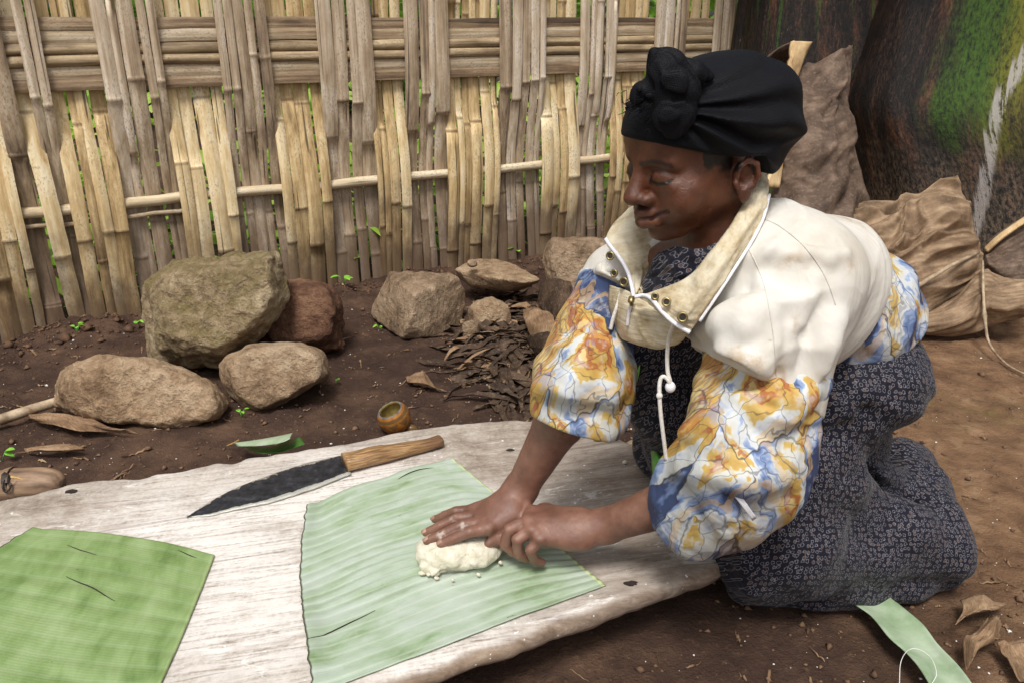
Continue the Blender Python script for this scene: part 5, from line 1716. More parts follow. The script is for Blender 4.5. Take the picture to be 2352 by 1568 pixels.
# ------------------------------------------------------------------ clothes
def uvflat(P):
    return np.stack([P[:, 0] + .25 * P[:, 1], (P[:, 2] + .8 * P[:, 1]) * .75, np.zeros(len(P))], 1)

def wrinkle(b, p, sc, amt):
    n = b.noise(p, sc, 3, 0.5, 0.9)
    r = b.math('SUBTRACT', 1.0, b.math('MULTIPLY', b.math('ABSOLUTE', b.math('SUBTRACT', n, 0.5)), 4.0))
    n2 = b.noise(b.mapv(p, (1, 1, 1), (3, 1, 2)), sc * 2.3, 3, 0.5, 0.7)
    r2 = b.math('SUBTRACT', 1.0, b.math('MULTIPLY', b.math('ABSOLUTE', b.math('SUBTRACT', n2, 0.5)), 4.0))
    return b.bump(b.math('ADD', r, b.math('MULTIPLY', r2, 0.4)), amt, 0.02)

def m_dress():
    b = NB('dress_cloth')
    a = b.attr('uvw')
    wn = b.noise(a, 260, 2, 0.5, out=1)
    v = b.vadd(a, b.vscale(b.vadd(wn, (-.5, -.5, -.5)), 0.0055))
    d = b.voro(v, 128, 'F1', 0.55, 'Distance', '2D')
    cc_ = b.n('SeparateColor'); b.set(cc_.inputs[0], b.voro(v, 128, 'F1', 0.55, 'Color', '2D'))
    ring = b.math('SUBTRACT', 1.0, b.step(b.math('ABSOLUTE', b.math('SUBTRACT', d, 0.30)), 0.02, 0.075))
    core = b.math('MULTIPLY', b.math('SUBTRACT', 1.0, b.step(d, 0.14, 0.28)), b.math('GREATER_THAN', cc_.outputs[0], 0.68))
    col = b.mix(b.math('MULTIPLY', ring, 0.5), b.mix(b.noise(a, 14, 3, .5), C(11, 11, 22), C(20, 20, 37)), C(158, 154, 162))
    col = b.mix(b.math('MULTIPLY', core, 0.6), col, C(104, 80, 64))
    b.bs(Base_Color=col, Roughness=0.75, Specular_IOR_Level=0.25, Sheen_Weight=0.08)
    b.bs(Normal=wrinkle(b, b.mapv(b.geo(), (1, 1, 1.2), (0, 0, 0), (0, .6, 0)), 6, 0.24))
    return b.m

def m_print():
    b = NB('printed_cloth')
    a = b.attr('uvw')
    wn = b.noise(a, 8, 4, 0.6, out=1)
    v = b.vadd(a, b.vscale(b.vadd(wn, (-.5, -.5, -.5)), 0.11))
    vs_ = b.mapv(v, (1.0, .62, 1), (0, 0, 0), (0, 0, .7))
    SCL = 12.0
    cs = b.n('SeparateColor'); b.set(cs.inputs[0], b.voro(vs_, SCL, 'F1', 1.0, 'Color', '2D'))
    ed = b.voro(vs_, SCL, 'DISTANCE_TO_EDGE', 1.0, 'Distance', '2D')
    n0 = b.noise(v, 13, 3, 0.58, 0.5)
    f0 = b.math('ADD', n0, b.math('MULTIPLY', b.math('SUBTRACT', cs.outputs[0], 0.5), 0.36))
    pal = b.ramp(b.math('SUBTRACT', f0, 0.045), [(0.33, C(58, 72, 108)), (0.375, C(112, 132, 172)), (0.43, C(150, 166, 194)), (0.45, C(196, 200, 204)), (0.52, C(200, 199, 190)), (0.535, C(194, 166, 96)), (0.60, C(188, 150, 80)), (0.62, C(162, 98, 56)), (0.67, C(176, 120, 68)), (0.69, C(206, 182, 122))])
    soft = b.noise(a, 26, 4, 0.62)
    pal = b.mix(b.math('MULTIPLY', b.step(soft, 0.54, 0.66), 0.4), pal, C(208, 208, 202))
    soft2 = b.noise(b.vadd(a, (3, 5, 0)), 22, 4, 0.62)
    pal = b.mix(b.math('MULTIPLY', b.step(soft2, 0.56, 0.66), 0.5), pal, C(140, 158, 196))
    # sun-dial rings and hatching in some patches
    d1 = b.voro(v, 7.5, 'F1', 0.8, 'Distance', '2D')
    rings = b.math('PINGPONG', b.math('MULTIPLY', d1, 5.0), 0.5)
    rl = b.math('SUBTRACT', 1.0, b.step(rings, 0.03, 0.09))
    rmask = b.math('MULTIPLY', b.math('SUBTRACT', 1.0, b.step(d1, 0.36, 0.40)), b.step(d1, 0.12, 0.14))
    pal = b.mix(b.math('MULTIPLY', b.math('MULTIPLY', rmask, b.math('GREATER_THAN', rings, 0.3)), 0.4), pal, C(214, 172, 86))
    hatch = b.wave(b.mapv(v, (1, 1, 1), (0, 0, 0), (0, 0, .6)), 42, 1.0, 2, 1.0, 'X')
    hm = b.math('MULTIPLY', b.math('GREATER_THAN', cs.outputs[1], 0.80), b.step(hatch, 0.55, 0.75))
    pal = b.mix(b.math('MULTIPLY', hm, 0.35), pal, C(64, 82, 126))
    ln = b.math('SUBTRACT', 1.0, b.step(ed, 0.004, 0.016))
    ed2 = b.voro(b.vadd(v, (.13, .07, 0)), 26, 'DISTANCE_TO_EDGE', 1.0, 'Distance', '2D')
    ln2 = b.math('MULTIPLY', b.math('SUBTRACT', 1.0, b.step(ed2, 0.012, 0.03)), b.math('GREATER_THAN', cs.outputs[2], 0.25))
    lines = b.math('MAXIMUM', b.math('MAXIMUM', ln, b.math('MULTIPLY', ln2, 0.7)), b.math('MULTIPLY', b.math('MULTIPLY', rl, rmask), 0.7))
    col = b.mix(b.math('MULTIPLY', lines, 0.75), pal, C(50, 46, 52))
    b.bs(Base_Color=col, Roughness=0.6, Specular_IOR_Level=0.3)
    b.bs(Normal=wrinkle(b, b.geo(), 9, 0.14))
    return b.m

def m_white():
    b = NB('jacket_white')
    p = b.geo()
    n = b.noise(p, 7, 5, 0.62); n2 = b.noise(p, 24, 5, 0.65)
    col = b.ramp(n, [(0.3, C(196, 188, 174)), (0.5, C(212, 207, 197)), (0.7, C(222, 219, 212))])
    st = b.math('MULTIPLY', b.step(b.noise(p, 9, 5, 0.6, 0.4), 0.55, 0.70), b.step(n2, 0.44, 0.62))
    col = b.mix(b.math('MULTIPLY', st, 0.75), col, C(170, 144, 110))
    b.bs(Base_Color=col, Roughness=0.7, Specular_IOR_Level=0.25)
    b.bs(Normal=wrinkle(b, b.mapv(p, (1.3, 1, .7), (0, 0, 0), (0, .7, .3)), 6, 0.16))
    return b.m

def m_collar():
    b = NB('collar_cream')
    p = b.geo()
    n = b.noise(p, 26, 5, 0.65); n2 = b.noise(b.mapv(b.attr('uvw'), (26, 5, 1)), 1.0, 4, 0.6)
    f = b.math('ADD', b.math('MULTIPLY', n, .6), b.math('MULTIPLY', n2, .4))
    col = b.ramp(f, [(0.32, C(150, 128, 92)), (0.46, C(196, 180, 148)), (0.6, C(218, 208, 184))])
    b.bs(Base_Color=col, Roughness=0.7, Specular_IOR_Level=0.25)
    b.bs(Normal=b.bump(n2, 0.5, 0.004))
    return b.m
M_DRESS, M_PRINT, M_WHITE, M_COLLAR = m_dress(), m_print(), m_white(), m_collar()
M_ZIP = m_simple('zip_tape', C(222, 220, 224), C(238, 236, 240), 300, .6, .3, .001)
M_BRASS = m_simple('brass', C(120, 104, 70), C(176, 160, 116), 60, .35, 0, metal=.85)
M_CORD = m_simple('cord_white', C(206, 200, 192), C(228, 224, 218), 300, .8, .4, .001)
M_HOLED = m_simple('eyelet_hole', C(40, 36, 30), C(60, 54, 46), 60, .9, 0)

def surf(prims, px, py, t0=.95, t1=1.75):
    ts = np.linspace(t0, t1, 400)
    P = CAMP + ts[:, None] * ray(px, py)
    d = np.full(len(P), 1.0)
    for p in prims:
        e = p.fn(P)
        if p.op == 'u':
            h = np.maximum(p.k - np.abs(d - e), 0) / max(p.k, 1e-6); d = np.minimum(d, e) - h * h * p.k * .25
        else:
            d = np.maximum(d, -e)
    i = int(np.argmax(d < 0))
    return P[i]

def creases(prims, lines, r=.006, k=.014):
    out = []
    for ln in lines:
        w_ = ln[0]
        pts = [surf(prims, a, b_) for a, b_ in ln[1]]
        m = len(pts)
        rr = [r * w_ * (.35 + .65 * math.sin(math.pi * (.12 + .76 * i / (m - 1)))) for i in range(m)]
        out += chain(pts, rr, k * w_, 's')
        # the cloth rolls up beside the crease
        pts2 = [surf(prims, a + ln[2][0], b_ + ln[2][1]) + (CAMP - surf(prims, a, b_)) * .0015 for a, b_ in ln[1]]
        out += chain(pts2, [q * 1.15 for q in rr], k * w_ * 2.2, 'u')
    return out

def cloth_mesh(prims, vox, disp, margin, name, mat, parent, clip=None, smooth=2, uv=uvflat):
    pos, F = sdf_mesh(prims, vox, disp, margin, smooth, clip=clip)
    me = mesh_from(pos, F, name)
    bm = bmesh.new(); bm.from_mesh(me)
    bmesh.ops.holes_fill(bm, edges=[e for e in bm.edges if e.is_boundary], sides=40)
    bm.to_mesh(me); bm.free()
    attr_vec(me, 'uvw', uv(pos))
    return link_mesh(name, me, mat, parent)

# ---- dress
KN = X(1755, 1262, 1.46); KF = X(1545, 1020, 1.72)
FTN, FTF = X(2140, 1238, 1.56), X(2080, 1078, 1.72)
dr = [ell(X(1985, 845, 1.44), (.100, .15, .094), None, .03)]
dr += [cone(X(1925, 875, 1.40), KN, .098, .082, .05), cone(X(1880, 850, 1.60), KF, .10, .085, .05)]
dr += [cone(X(1512, 735, 1.36), X(1542, 900, 1.46), .064, .084, .04), cone(X(1542, 900, 1.46), X(1590, 1020, 1.58), .084, .09, .04), cone(X(1650, 700, 1.34), X(1950, 840, 1.45), .100, .095, .04)]
dr += [cone(X(1700, 960, 1.52), X(1620, 1040, 1.60), .12, .09, .06)]
dr += [cone(KN, FTN, .080, .050, .05), cone(KF + [.1, 0, -.02], FTF, .075, .050, .04), cone(FTN, FTF, .050, .050, .05), cone(X(1850, 1160, 1.58), X(2080, 1165, 1.64), .080, .055, .05)]
dr += [cone(X(1930, 955, 1.46), X(1985, 1005, 1.56), .065, .05, .05)]
hem = [W(1706, 1352, .022), W(1780, 1342, .022), W(1880, 1352, .024), W(1980, 1354, .024), W(2080, 1334, .024), W(2160, 1306, .024), W(2195, 1270, .026)]
dr += chain(hem, [.030, .030, .032, .032, .032, .030, .026], .05)
# folds
dr += chain([X(1745, 1090, 1.36), X(1790, 1180, 1.38), X(1850, 1280, 1.44), X(1900, 1335, 1.50)], [.012, .016, .016, .012], .035)
dr += chain([X(1800, 1060, 1.40), X(1900, 1060, 1.45), X(1990, 1020, 1.52)], [.01, .012, .01], .04)
dr += chain([X(2070, 1030, 1.70), X(2150, 1120, 1.62), X(2195, 1240, 1.54), X(2205, 1300, 1.50)], [.016, .016, .016, .014], .03)
dr += chain([X(1960, 1200, 1.47), X(2030, 1150, 1.52), X(2080, 1090, 1.62)], [.012, .014, .01], .05)
dr += chain([X(1740, 1180, 1.37), X(1735, 1270, 1.40), X(1720, 1350, 1.46)], [.010, .012, .014], .03)
dr += chain([X(1880, 1110, 1.45), X(1960, 1130, 1.49), X(2040, 1120, 1.55)], [.008, .012, .008], .04) + chain([X(2000, 1240, 1.47), X(2080, 1210, 1.50), X(2150, 1180, 1.54)], [.006, .010, .006], .04)
dr += [cone(X(1820, 1090, 1.38), X(1985, 1050, 1.46), .018, .012, .03, 's'), cone(X(1830, 1300, 1.36), X(1800, 1190, 1.33), .012, .008, .03, 's')]
def ddress(P):
    q = P * [1.0, 1.0, 1.0]
    r = .005 * ridged(q * [1.0, .8, 1.2] + fbm(q, 4, 2)[:, None] * .12, 6.0, 1) * .6
    # drag lines over the hip run down and to the front
    s = P @ np.array([.62, .2, .75])
    hipm = np.exp(-np.sum(((P - [.63, 1.25, .38]) / .16) ** 2, 1))
    r = r + hipm * .003 * np.sin(s * 95 + 5 * fbm(q, 7, 2))
    return -r + .003 + .0015 * fbm(q, 30, 2)
dr += creases(dr, [(1.8, [(1770, 1120), (1800, 1200), (1850, 1290), (1900, 1340)], (-22, 6)), (1.0, [(1880, 990), (1930, 950), (1990, 920)], (-4, -18)),
                  (1.6, [(2060, 1050), (2110, 1110), (2150, 1190), (2180, 1280)], (18, -6)), (1.4, [(1880, 1090), (1960, 1100), (2040, 1080)], (0, 18)), (1.2, [(1930, 1260), (2010, 1230), (2080, 1170)], (4, 18)), (1.2, [(1730, 1230), (1740, 1290), (1745, 1350)], (-18, 0)), (1.0, [(1850, 1180), (1900, 1220), (1980, 1240)], (0, -16)),
                  (2.0, [(1835, 1110), (1950, 1175), (2080, 1245), (2180, 1290)], (6, -20)), (1.9, [(1825, 1150), (1890, 1240), (1980, 1330)], (-18, 8)), (1.7, [(1860, 1085), (1980, 1105), (2110, 1160)], (2, -18)), (1.5, [(1930, 1290), (2020, 1310), (2120, 1310)], (0, -16))], .0065, .017)
dress = cloth_mesh(dr, .0046, ddress, .014, 'dress', M_DRESS, person, clip=lambda P: .004 - P[:, 2], smooth=2)
# frayed hem at the back
V, F = [], []
rf = np.random.RandomState(15)
fr = crspline([X(2085, 1018, 1.70), X(2150, 1085, 1.66), X(2190, 1170, 1.60), X(2212, 1240, 1.56), X(2218, 1300, 1.52)], 160)
for c in fr:
    for k in range(2):
        d = np.array([.8, .2, -.2]) + rf.normal(0, .5, 3); L = rf.uniform(.004, .012)
        c2_ = c + rf.normal(0, .003, 3)
        v, f = tube_data([c2_ - d * .004, c2_ + d * L * .5, c2_ + d * L + rf.normal(0, .002, 3)], [.0007, .0006, .0003], 4, False)
        F += [tuple(i + len(V) for i in x) for x in f]; V += v
me = mesh_from(V, np.array(F), 'frayed_hem'); attr_vec(me, 'uvw', np.asarray(V))
o = link_mesh('frayed_hem', me, m_simple('fray', C(24, 24, 34), C(50, 48, 58), 50, .9, 0), dress); o['kind'] = 'stuff'
sheet('leaf_scrap', [[(1467, 838, 1.345), (1470, 838, 1.345)], [(1463, 855, 1.343), (1468, 856, 1.343)], [(1461, 876, 1.346), (1463, 877, 1.346)]], M_GRN, dress, 8, 4, .0008)
# dress neckline at the throat
sheet('neckline', [[(1500, 596, 1.22), (1548, 566, 1.165), (1600, 574, 1.135), (1650, 556, 1.13)], [(1488, 622, 1.23), (1545, 606, 1.165), (1598, 608, 1.135), (1640, 592, 1.125)],
                   [(1472, 655, 1.25), (1535, 645, 1.18), (1592, 642, 1.14), (1630, 630, 1.12)], [(1452, 695, 1.27), (1510, 700, 1.20), (1580, 692, 1.15), (1620, 680, 1.125)]], M_DRESS, dress, 30, 30, .003, crink(2, 2, .004, 4.4))
nb = dress.children[-1].data
gg = np.zeros(len(nb.vertices) * 3); nb.vertices.foreach_get('co', gg)
nb.attributes['uvw'].data.foreach_set('vector', uvflat(gg.reshape(-1, 3)).ravel())

# ---- jacket
JS, JE = X(1805, 640, 1.19), X(1702, 1075, 1.205)
JC = X(1548, 1174, 1.30)
jd = (JE - JS) / np.linalg.norm(JE - JS)
FS_ = [X(1432, 648, 1.38), X(1364, 765, 1.365), X(1338, 885, 1.345), X(1325, 962, 1.34)]
TA, TB, TC = X(1690, 628, 1.26), X(1850, 690, 1.33), X(2030, 790, 1.43)
wh = [cone(TA, TB, .118, .118, .05), cone(TA, X(1500, 660, 1.34), .10, .075, .05), ell(X(1832, 628, 1.19), (.086, .086, .084), None, .05), cone(JS, JS + (JE - JS) * .75, .090, .097, .05),
      cone(FS_[0], FS_[0] + (FS_[1] - FS_[0]) * .8, .074, .070, .04), ell(X(1900, 620, 1.30), (.085, .085, .08), None, .05)]
# neck opening and front opening
wh += [cone(hp(-.02, 0, -.03), X(1550, 640, 1.24), .078, .074, .03, 's'), cone(X(1560, 650, 1.20), X(1490, 720, 1.22), .055, .045, .02, 's')]
# drawn folds: ridges pulled from the arm pit and the shoulder
def ridge(pts, r0, k=.03): return chain([X(*p) for p in pts], r0, k)
wh += ridge([(1680, 800, 1.115), (1740, 770, 1.095), (1800, 730, 1.095)], [.004, .008, .003], .05) + ridge([(1690, 860, 1.11), (1720, 830, 1.095), (1745, 790, 1.10)], [.004, .008, .003], .05)
wh += ridge([(1905, 700, 1.135), (1890, 750, 1.12), (1885, 820, 1.12)], [.008, .010, .004]) + ridge([(1640, 760, 1.12), (1700, 720, 1.11), (1760, 700, 1.11)], [.004, .010, .004])
wh += ridge([(1385, 640, 1.315), (1420, 690, 1.31), (1440, 740, 1.32)], [.004, .008, .006])
wh += [cone(X(1915, 712, 1.10), X(1926, 800, 1.10), .010, .006, .02, 's'), cone(X(1620, 775, 1.085), X(1735, 735, 1.075), .006, .004, .02, 's')]
wh += creases(wh, [(1.1, [(1606, 772), (1660, 752), (1720, 734), (1775, 718)], (4, -16)), (.8, [(1640, 850), (1680, 815), (1725, 760), (1750, 720)], (-14, -6)), (1.0, [(1921, 705), (1922, 740), (1915, 790), (1905, 840)], (-16, 0)),
                  (.7, [(1700, 600), (1770, 590), (1840, 600)], (0, -12)), (.6, [(1880, 640), (1860, 690), (1850, 740)], (-12, 0)), (.7, [(1800, 880), (1790, 820), (1800, 760)], (12, 0)), (.6, [(1760, 870), (1720, 845), (1690, 835)], (2, -12)),
                  (.7, [(1390, 610), (1408, 650), (1430, 690)], (-12, 4)), (.6, [(1940, 570), (1900, 580), (1850, 560)], (0, 12)), (.5, [(1730, 660), (1760, 720), (1770, 790)], (12, 0))])
def dwhite(P):
    w_ = fbm(P, 4, 2)[:, None] * .16
    q = (P + w_) @ np.array([[.8, .1, -.5], [.2, .3, .3], [.5, -.1, .9]]).T
    return -.0065 * (ridged(q * [2.2, .6, .7], 5.0, 1) ** 3) * .8 + .0045 * fbm(P, 5, 2) + .001
armn = jd + np.array([-.34, 0, .0]); armn /= np.linalg.norm(armn)
armp = JS + (JE - JS) * .56
backn = np.array([.80, .35, -.48]); backn /= np.linalg.norm(backn)
backp = X(1978, 640, 1.30)
farm = (FS_[1] - FS_[0]) / np.linalg.norm(FS_[1] - FS_[0]); farp = FS_[0] + farm * .028 + np.array([0, 0, 0])
def cwhite(P):
    isarm = (P - JS) @ jd > -.02
    near = np.linalg.norm(np.cross(P - JS, jd), axis=1) < .110
    c = (P - armp) @ armn + .004 * fbm(P, 20, 2)
    cb = (P - backp) @ backn
    cb = np.where(near & isarm & (((P - JS) @ jd) > .05), -1, cb)
    farside = P[:, 0] < X(1455, 700, 1.36)[0]
    cf = np.where(farside, (P - farp) @ farm, -1)
    # front hem: the body of the jacket ends below the chest
    hemz = np.where(~near, .555 - P[:, 2], -1)
    hemz = np.where(P[:, 0] < .36, hemz, -1)
    belly = np.where(~near & (P[:, 0] >= .36), (.50 - P[:, 2]), -1)
    return np.maximum.reduce([c, cb, cf, hemz, belly])
jacket = cloth_mesh(wh, .0034, dwhite, .010, 'jacket', M_WHITE, person, clip=cwhite, smooth=1)
bvj = BVHTree.FromPolygons([tuple(v.co) for v in jacket.data.vertices], [tuple(f.vertices) for f in jacket.data.polygons])
def on_jacket(px, py, lift=.0006):
    r = Vector(ray(px, py)).normalized()
    h = bvj.ray_cast(Vector(CAMP), r)
    return None if h[0] is None else np.array(h[0]) - np.array(r) * lift
M_SEAM = m_simple('seam_thread', C(202, 195, 182), C(216, 210, 198), 400, .8, .3, .001)
for ln in ([(1716, 566), (1738, 610), (1756, 660), (1768, 720), (1778, 790), (1784, 880)], [(1748, 500), (1790, 520), (1840, 560), (1880, 610), (1905, 660), (1918, 700)], [(1395, 556), (1385, 590), (1380, 630), (1392, 665)]):
    pp = [on_jacket(a, b_) for a, b_ in crspline([np.array(q_, float) for q_ in ln], 60)]
    pp = [q_ for q_ in pp if q_ is not None]
    if len(pp) > 4: tube('seam', pp, .0007, M_WHITE, jacket, 5, .5)

# printed sleeves and back
uvN = np.array([jd, np.cross(jd, [0, 1, 0])])
def arm_uv(A, B_):
    d = (B_ - A) / np.linalg.norm(B_ - A)
    s1 = np.cross(d, [0, -1, 0]); s1 /= np.linalg.norm(s1); s2 = np.cross(d, s1)
    def f(P):
        v = P - A
        return np.stack([v @ s1 * 1.15 + .3 * (v @ s2) + .5, v @ d * 1.0 - .35 * (v @ s2) + .2, np.zeros(len(P))], 1)
    return f
def sleeve_disp(A, B_, amp, fr, seed):
    d = (B_ - A) / np.linalg.norm(B_ - A)
    def f(P):
        v = P - A
        s = v @ d
        w_ = fbm(P + seed, 7, 2)
        q = np.stack([s * fr + w_ * .7, (v[:, 0]) * 5 + seed, v[:, 1] * 5 + seed], -1)
        return -amp * ridged(q, 1.0, 2) * .6 + amp * .3
    return f
ns = [cone(JS + (JE - JS) * .42, JE, .092, .088, .03), cone(JE, JE + (JC - JE) * .55, .086, .074, .05), cone(JE + (JC - JE) * .5, JC, .075, .047, .03), cone(X(1700, 1150, 1.20), X(1610, 1205, 1.25), .050, .045, .04)]
ns += ridge([(1570, 1060, 1.19), (1640, 1075, 1.135), (1730, 1100, 1.11), (1800, 1090, 1.13)], [.010, .016, .014, .006]) + ridge([(1570, 990, 1.17), (1650, 990, 1.12), (1740, 1020, 1.11)], [.006, .010, .006])
ns += ridge([(1560, 1120, 1.24), (1600, 1160, 1.19), (1650, 1210, 1.19)], [.006, .010, .006]) + ridge([(1700, 905, 1.10), (1780, 925, 1.09), (1850, 915, 1.11)], [.004, .010, .006])
ns += [cone(JC - (JC - JE) * .10, JC + (JC - JE) * .25, .038, .036, .006, 's')]
ns += creases(ns, [(1.5, [(1575, 1072), (1640, 1088), (1715, 1116), (1785, 1112)], (0, -20)), (1.2, [(1585, 1000), (1655, 1010), (1735, 1045)], (2, -18)), (1.2, [(1598, 1125), (1628, 1175), (1652, 1222)], (16, -4)), (1.1, [(1690, 925), (1760, 942), (1830, 925)], (0, 16)), (1.0, [(1660, 1120), (1690, 1160), (1720, 1190)], (-14, 6)), (1.0, [(1600, 930), (1640, 960), (1690, 975)], (4, -16))])
jcn = (JC - JE) / np.linalg.norm(JC - JE)
cuffcut = lambda P: np.maximum((P - (JC + jcn * .008)) @ jcn, -((P - (JS + (JE - JS) * .44)) @ jd))
sl1 = cloth_mesh(ns, .004, sleeve_disp(JS, JE, .010, 15, 3.0), .016, 'sleeve', M_PRINT, jacket, clip=cuffcut, smooth=2, uv=arm_uv(JS, JE))
fs = [cone(FS_[0], FS_[1], .073, .062, .03), cone(FS_[1], FS_[2], .062, .078, .03), cone(FS_[2], FS_[3], .078, .070, .03), cone(X(1260, 935, 1.32), X(1400, 960, 1.32), .026, .028, .03)]
fs += ridge([(1240, 890, 1.31), (1310, 880, 1.27), (1400, 905, 1.28)], [.008, .014, .008]) + ridge([(1300, 770, 1.32), (1350, 800, 1.30), (1410, 800, 1.31)], [.005, .009, .005])
fs += creases(fs, [(1.4, [(1240, 902), (1310, 905), (1400, 928)], (0, -18)), (1.1, [(1292, 778), (1340, 800), (1405, 792)], (0, 16)), (1.0, [(1260, 860), (1320, 850), (1390, 865)], (0, 14)), (.9, [(1330, 700), (1360, 730), (1400, 735)], (-4, 14))])
fa = (W_F - E_F) / np.linalg.norm(W_F - E_F)
fs += [cone(FS_[3] - fa * .02, FS_[3] + fa * .1, .050, .055, .008, 's')]
fcut_n = np.array([-.30, -.25, -1.0]); fcut_n /= np.linalg.norm(fcut_n); fcut_p = X(1330, 985, 1.33)
def fclip(P):
    return np.maximum((P - fcut_p) @ fcut_n, -((P - farp) @ farm) - .01)
sl2 = cloth_mesh(fs, .004, sleeve_disp(FS_[0], FS_[3], .009, 15, 8.0), .015, 'sleeve', M_PRINT, jacket, clip=fclip, smooth=2, uv=arm_uv(FS_[0], FS_[3]))
bk = [cone(TB + [.0, .0, .0], X(1960, 720, 1.38), .108, .10, .04), cone(X(1960, 720, 1.38), TC, .10, .075, .04), cone(X(2000, 740, 1.36), X(2085, 812, 1.40), .045, .028, .05), cone(X(1990, 680, 1.40), X(2085, 790, 1.46), .06, .040, .05)]
def dback(P):
    return -.009 * ridged(P * [1.2, 1, .6] + fbm(P, 6, 2)[:, None] * .1, 11, 2) * .6 + .003
hemn = np.array([.66, .1, -.74]); hemn /= np.linalg.norm(hemn)
hemp = X(2035, 815, 1.36)
bko = cloth_mesh(bk, .0045, dback, .014, 'back_panel', M_PRINT, jacket, clip=lambda P: np.maximum((P - hemp) @ hemn, -((P - (backp - backn * .012)) @ backn)), smooth=2)
# pale reflector tab on the sleeve
sheet('sleeve_tab', [[(1652, 1085, 1.092), (1672, 1078, 1.088)], [(1676, 1125, 1.088), (1690, 1118, 1.085)], [(1706, 1165, 1.092), (1716, 1158, 1.09)], [(1728, 1195, 1.108), (1738, 1188, 1.107)]], M_ZIP, sl1, 14, 5, .002)

# collar
near_lapel = [[(1738, 388, 1.24), (1752, 396, 1.235), (1765, 412, 1.23)], [(1728, 425, 1.165), (1747, 436, 1.15), (1764, 446, 1.16)], [(1703, 473, 1.135), (1727, 490, 1.12), (1750, 500, 1.135)], [(1672, 525, 1.12), (1699, 548, 1.105), (1722, 556, 1.12)], [(1628, 581, 1.115), (1657, 606, 1.095), (1684, 616, 1.11)],
              [(1578, 637, 1.13), (1613, 665, 1.10), (1646, 674, 1.11)], [(1505, 668, 1.155), (1562, 713, 1.115), (1604, 736, 1.12)], [(1462, 681, 1.18), (1520, 716, 1.135), (1584, 762, 1.125)]]
col1 = sheet('collar', near_lapel, M_COLLAR, jacket, 70, 22, .005, crink(7, 2, .0035, 6.1, 2, .0006))
col1b = None
far_lapel = [[(1520, 470, 1.36), (1500, 466, 1.37), (1480, 466, 1.38), (1470, 470, 1.38)], [(1432, 492, 1.32), (1458, 480, 1.33), (1490, 480, 1.345), (1530, 490, 1.36)], [(1391, 549, 1.29), (1445, 532, 1.295), (1500, 522, 1.32), (1550, 530, 1.35)],
             [(1415, 585, 1.275), (1462, 574, 1.285), (1510, 562, 1.31), (1556, 570, 1.34)], [(1440, 622, 1.255), (1472, 614, 1.265), (1500, 604, 1.285), (1530, 605, 1.31)], [(1453, 682, 1.225), (1459, 679, 1.23), (1466, 674, 1.235), (1473, 668, 1.24)]]
sheet('collar', far_lapel, M_COLLAR, jacket, 50, 26, .005, crink(5, 2, .004, 2.2, 2, .0006))
sheet('front_panel', [[(1400, 655, 1.30), (1440, 668, 1.25), (1475, 685, 1.215), (1520, 700, 1.19), (1575, 730, 1.16)], [(1398, 700, 1.30), (1440, 718, 1.235), (1480, 728, 1.20), (1525, 738, 1.18), (1585, 752, 1.15)], [(1412, 750, 1.30), (1446, 770, 1.245), (1485, 780, 1.215), (1522, 790, 1.20), (1572, 775, 1.17)],
                      [(1420, 764, 1.31), (1450, 784, 1.255), (1487, 795, 1.23), (1522, 799, 1.215), (1566, 782, 1.18)]], M_COLLAR, jacket, 40, 40, .004, crink(2, 3, .004, 8.8, 2))
def edge_tube(name, pts, r, mat, parent, n=40, flat=None):
    return tube(name, crspline([X(*p) for p in pts], n), r, mat, parent, 8, flat)
edge_tube('zipper', [(a[2][0] + 2, a[2][1] + 2, a[2][2] - .002) for a in near_lapel[1:7]], .0024, M_ZIP, jacket, 60)
edge_tube('zipper', [(1458, 682, 1.172), (1478, 679, 1.165), (1497, 688, 1.145), (1520, 716, 1.13), (1548, 742, 1.122), (1584, 764, 1.118)], .0030, M_ZIP, jacket, 40)
edge_tube('zipper', [(1391, 549, 1.284), (1402, 566, 1.275), (1424, 594, 1.262), (1441, 624, 1.248), (1450, 655, 1.232), (1455, 682, 1.217)], .0032, M_ZIP, jacket, 40)
edge_tube('zipper', [(1452, 690, 1.212), (1444, 720, 1.222), (1440, 748, 1.232)], .0025, M_ZIP, jacket, 20)
edge_tube('zip_pull', [(1451, 684, 1.205), (1449, 693, 1.202), (1450, 702, 1.205)], [.005 if i < 14 else .003 for i in range(24)], M_BRASS, jacket, 24)
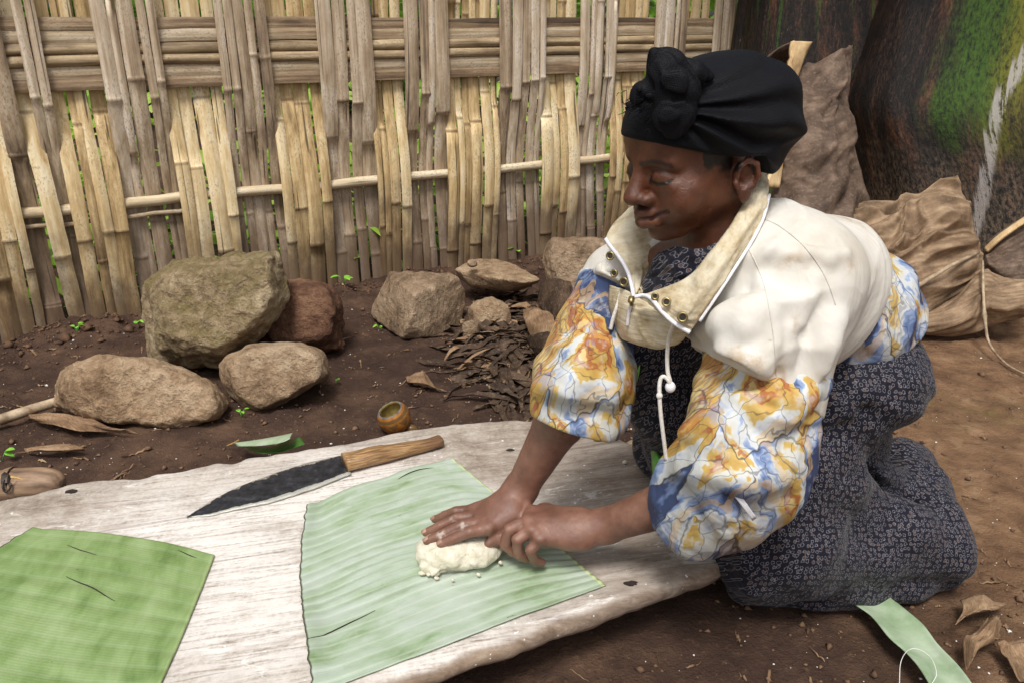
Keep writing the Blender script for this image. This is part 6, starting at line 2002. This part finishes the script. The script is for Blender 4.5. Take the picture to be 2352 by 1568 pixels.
def eyelet(px, py, t, r, nrm):
    c = X(px, py, t); nrm = np.asarray(nrm, float); nrm /= np.linalg.norm(nrm)
    a = np.cross(nrm, [0, 0, 1]); a /= np.linalg.norm(a); b_ = np.cross(nrm, a)
    pts = [c + r * (math.cos(q) * a + math.sin(q) * b_) for q in np.linspace(0, 2 * math.pi, 25)]
    V, F = tube_data(pts, .0017, 8, False)
    e = link_mesh('eyelet', mesh_from(V, F), M_BRASS, jacket)
    n = len(pts)
    V2 = [c + nrm * .0004] + [c + r * .98 * (math.cos(q) * a + math.sin(q) * b_) + nrm * .0004 for q in np.linspace(0, 2 * math.pi, 24, endpoint=False)]
    link_mesh('hole', mesh_from(V2, [(0, i + 1, (i + 1) % 24 + 1) for i in range(24)]), M_HOLED, jacket)
nn = np.array([-.25, -1, .35])
eyelet(1530, 694, 1.119, .0050, nn); eyelet(1567, 729, 1.108, .0056, nn); eyelet(1504, 681, 1.138, .0040, nn)
eyelet(1401, 588, 1.272, .0054, [-.5, -1, .2]); eyelet(1410, 628, 1.277, .0048, [-.6, -1, .2]); eyelet(1432, 648, 1.242, .0058, [-.5, -1, .2])
edge_tube('drawstring', [(1547, 742, 1.128), (1536, 775, 1.17), (1532, 815, 1.185), (1533, 852, 1.19), (1538, 872, 1.19), (1541, 890, 1.19)], .0030, M_CORD, jacket)
edge_tube('drawstring', [(1541, 890, 1.186), (1534, 872, 1.183), (1522, 864, 1.184), (1515, 876, 1.186), (1514, 905, 1.188), (1517, 950, 1.195), (1523, 1000, 1.205), (1530, 1055, 1.22)], .0030, M_CORD, jacket, 60)
edge_tube('drawstring', [(1426, 670, 1.262), (1418, 700, 1.262), (1408, 730, 1.268), (1402, 756, 1.275)], .0030, M_CORD, jacket)
pos, F = sdf_mesh([ell(X(1539, 888, 1.188), (.0075, .0075, .0085), None, .002)], .0012, None, 0, 1)
link_mesh('toggle', mesh_from(pos, F), M_ZIP, jacket)
pos, F = sdf_mesh([ell(X(1514, 908, 1.188), (.0048, .0048, .0050), None, .002)], .001, None, 0, 1)
link_mesh('knot', mesh_from(pos, F), M_CORD, jacket)
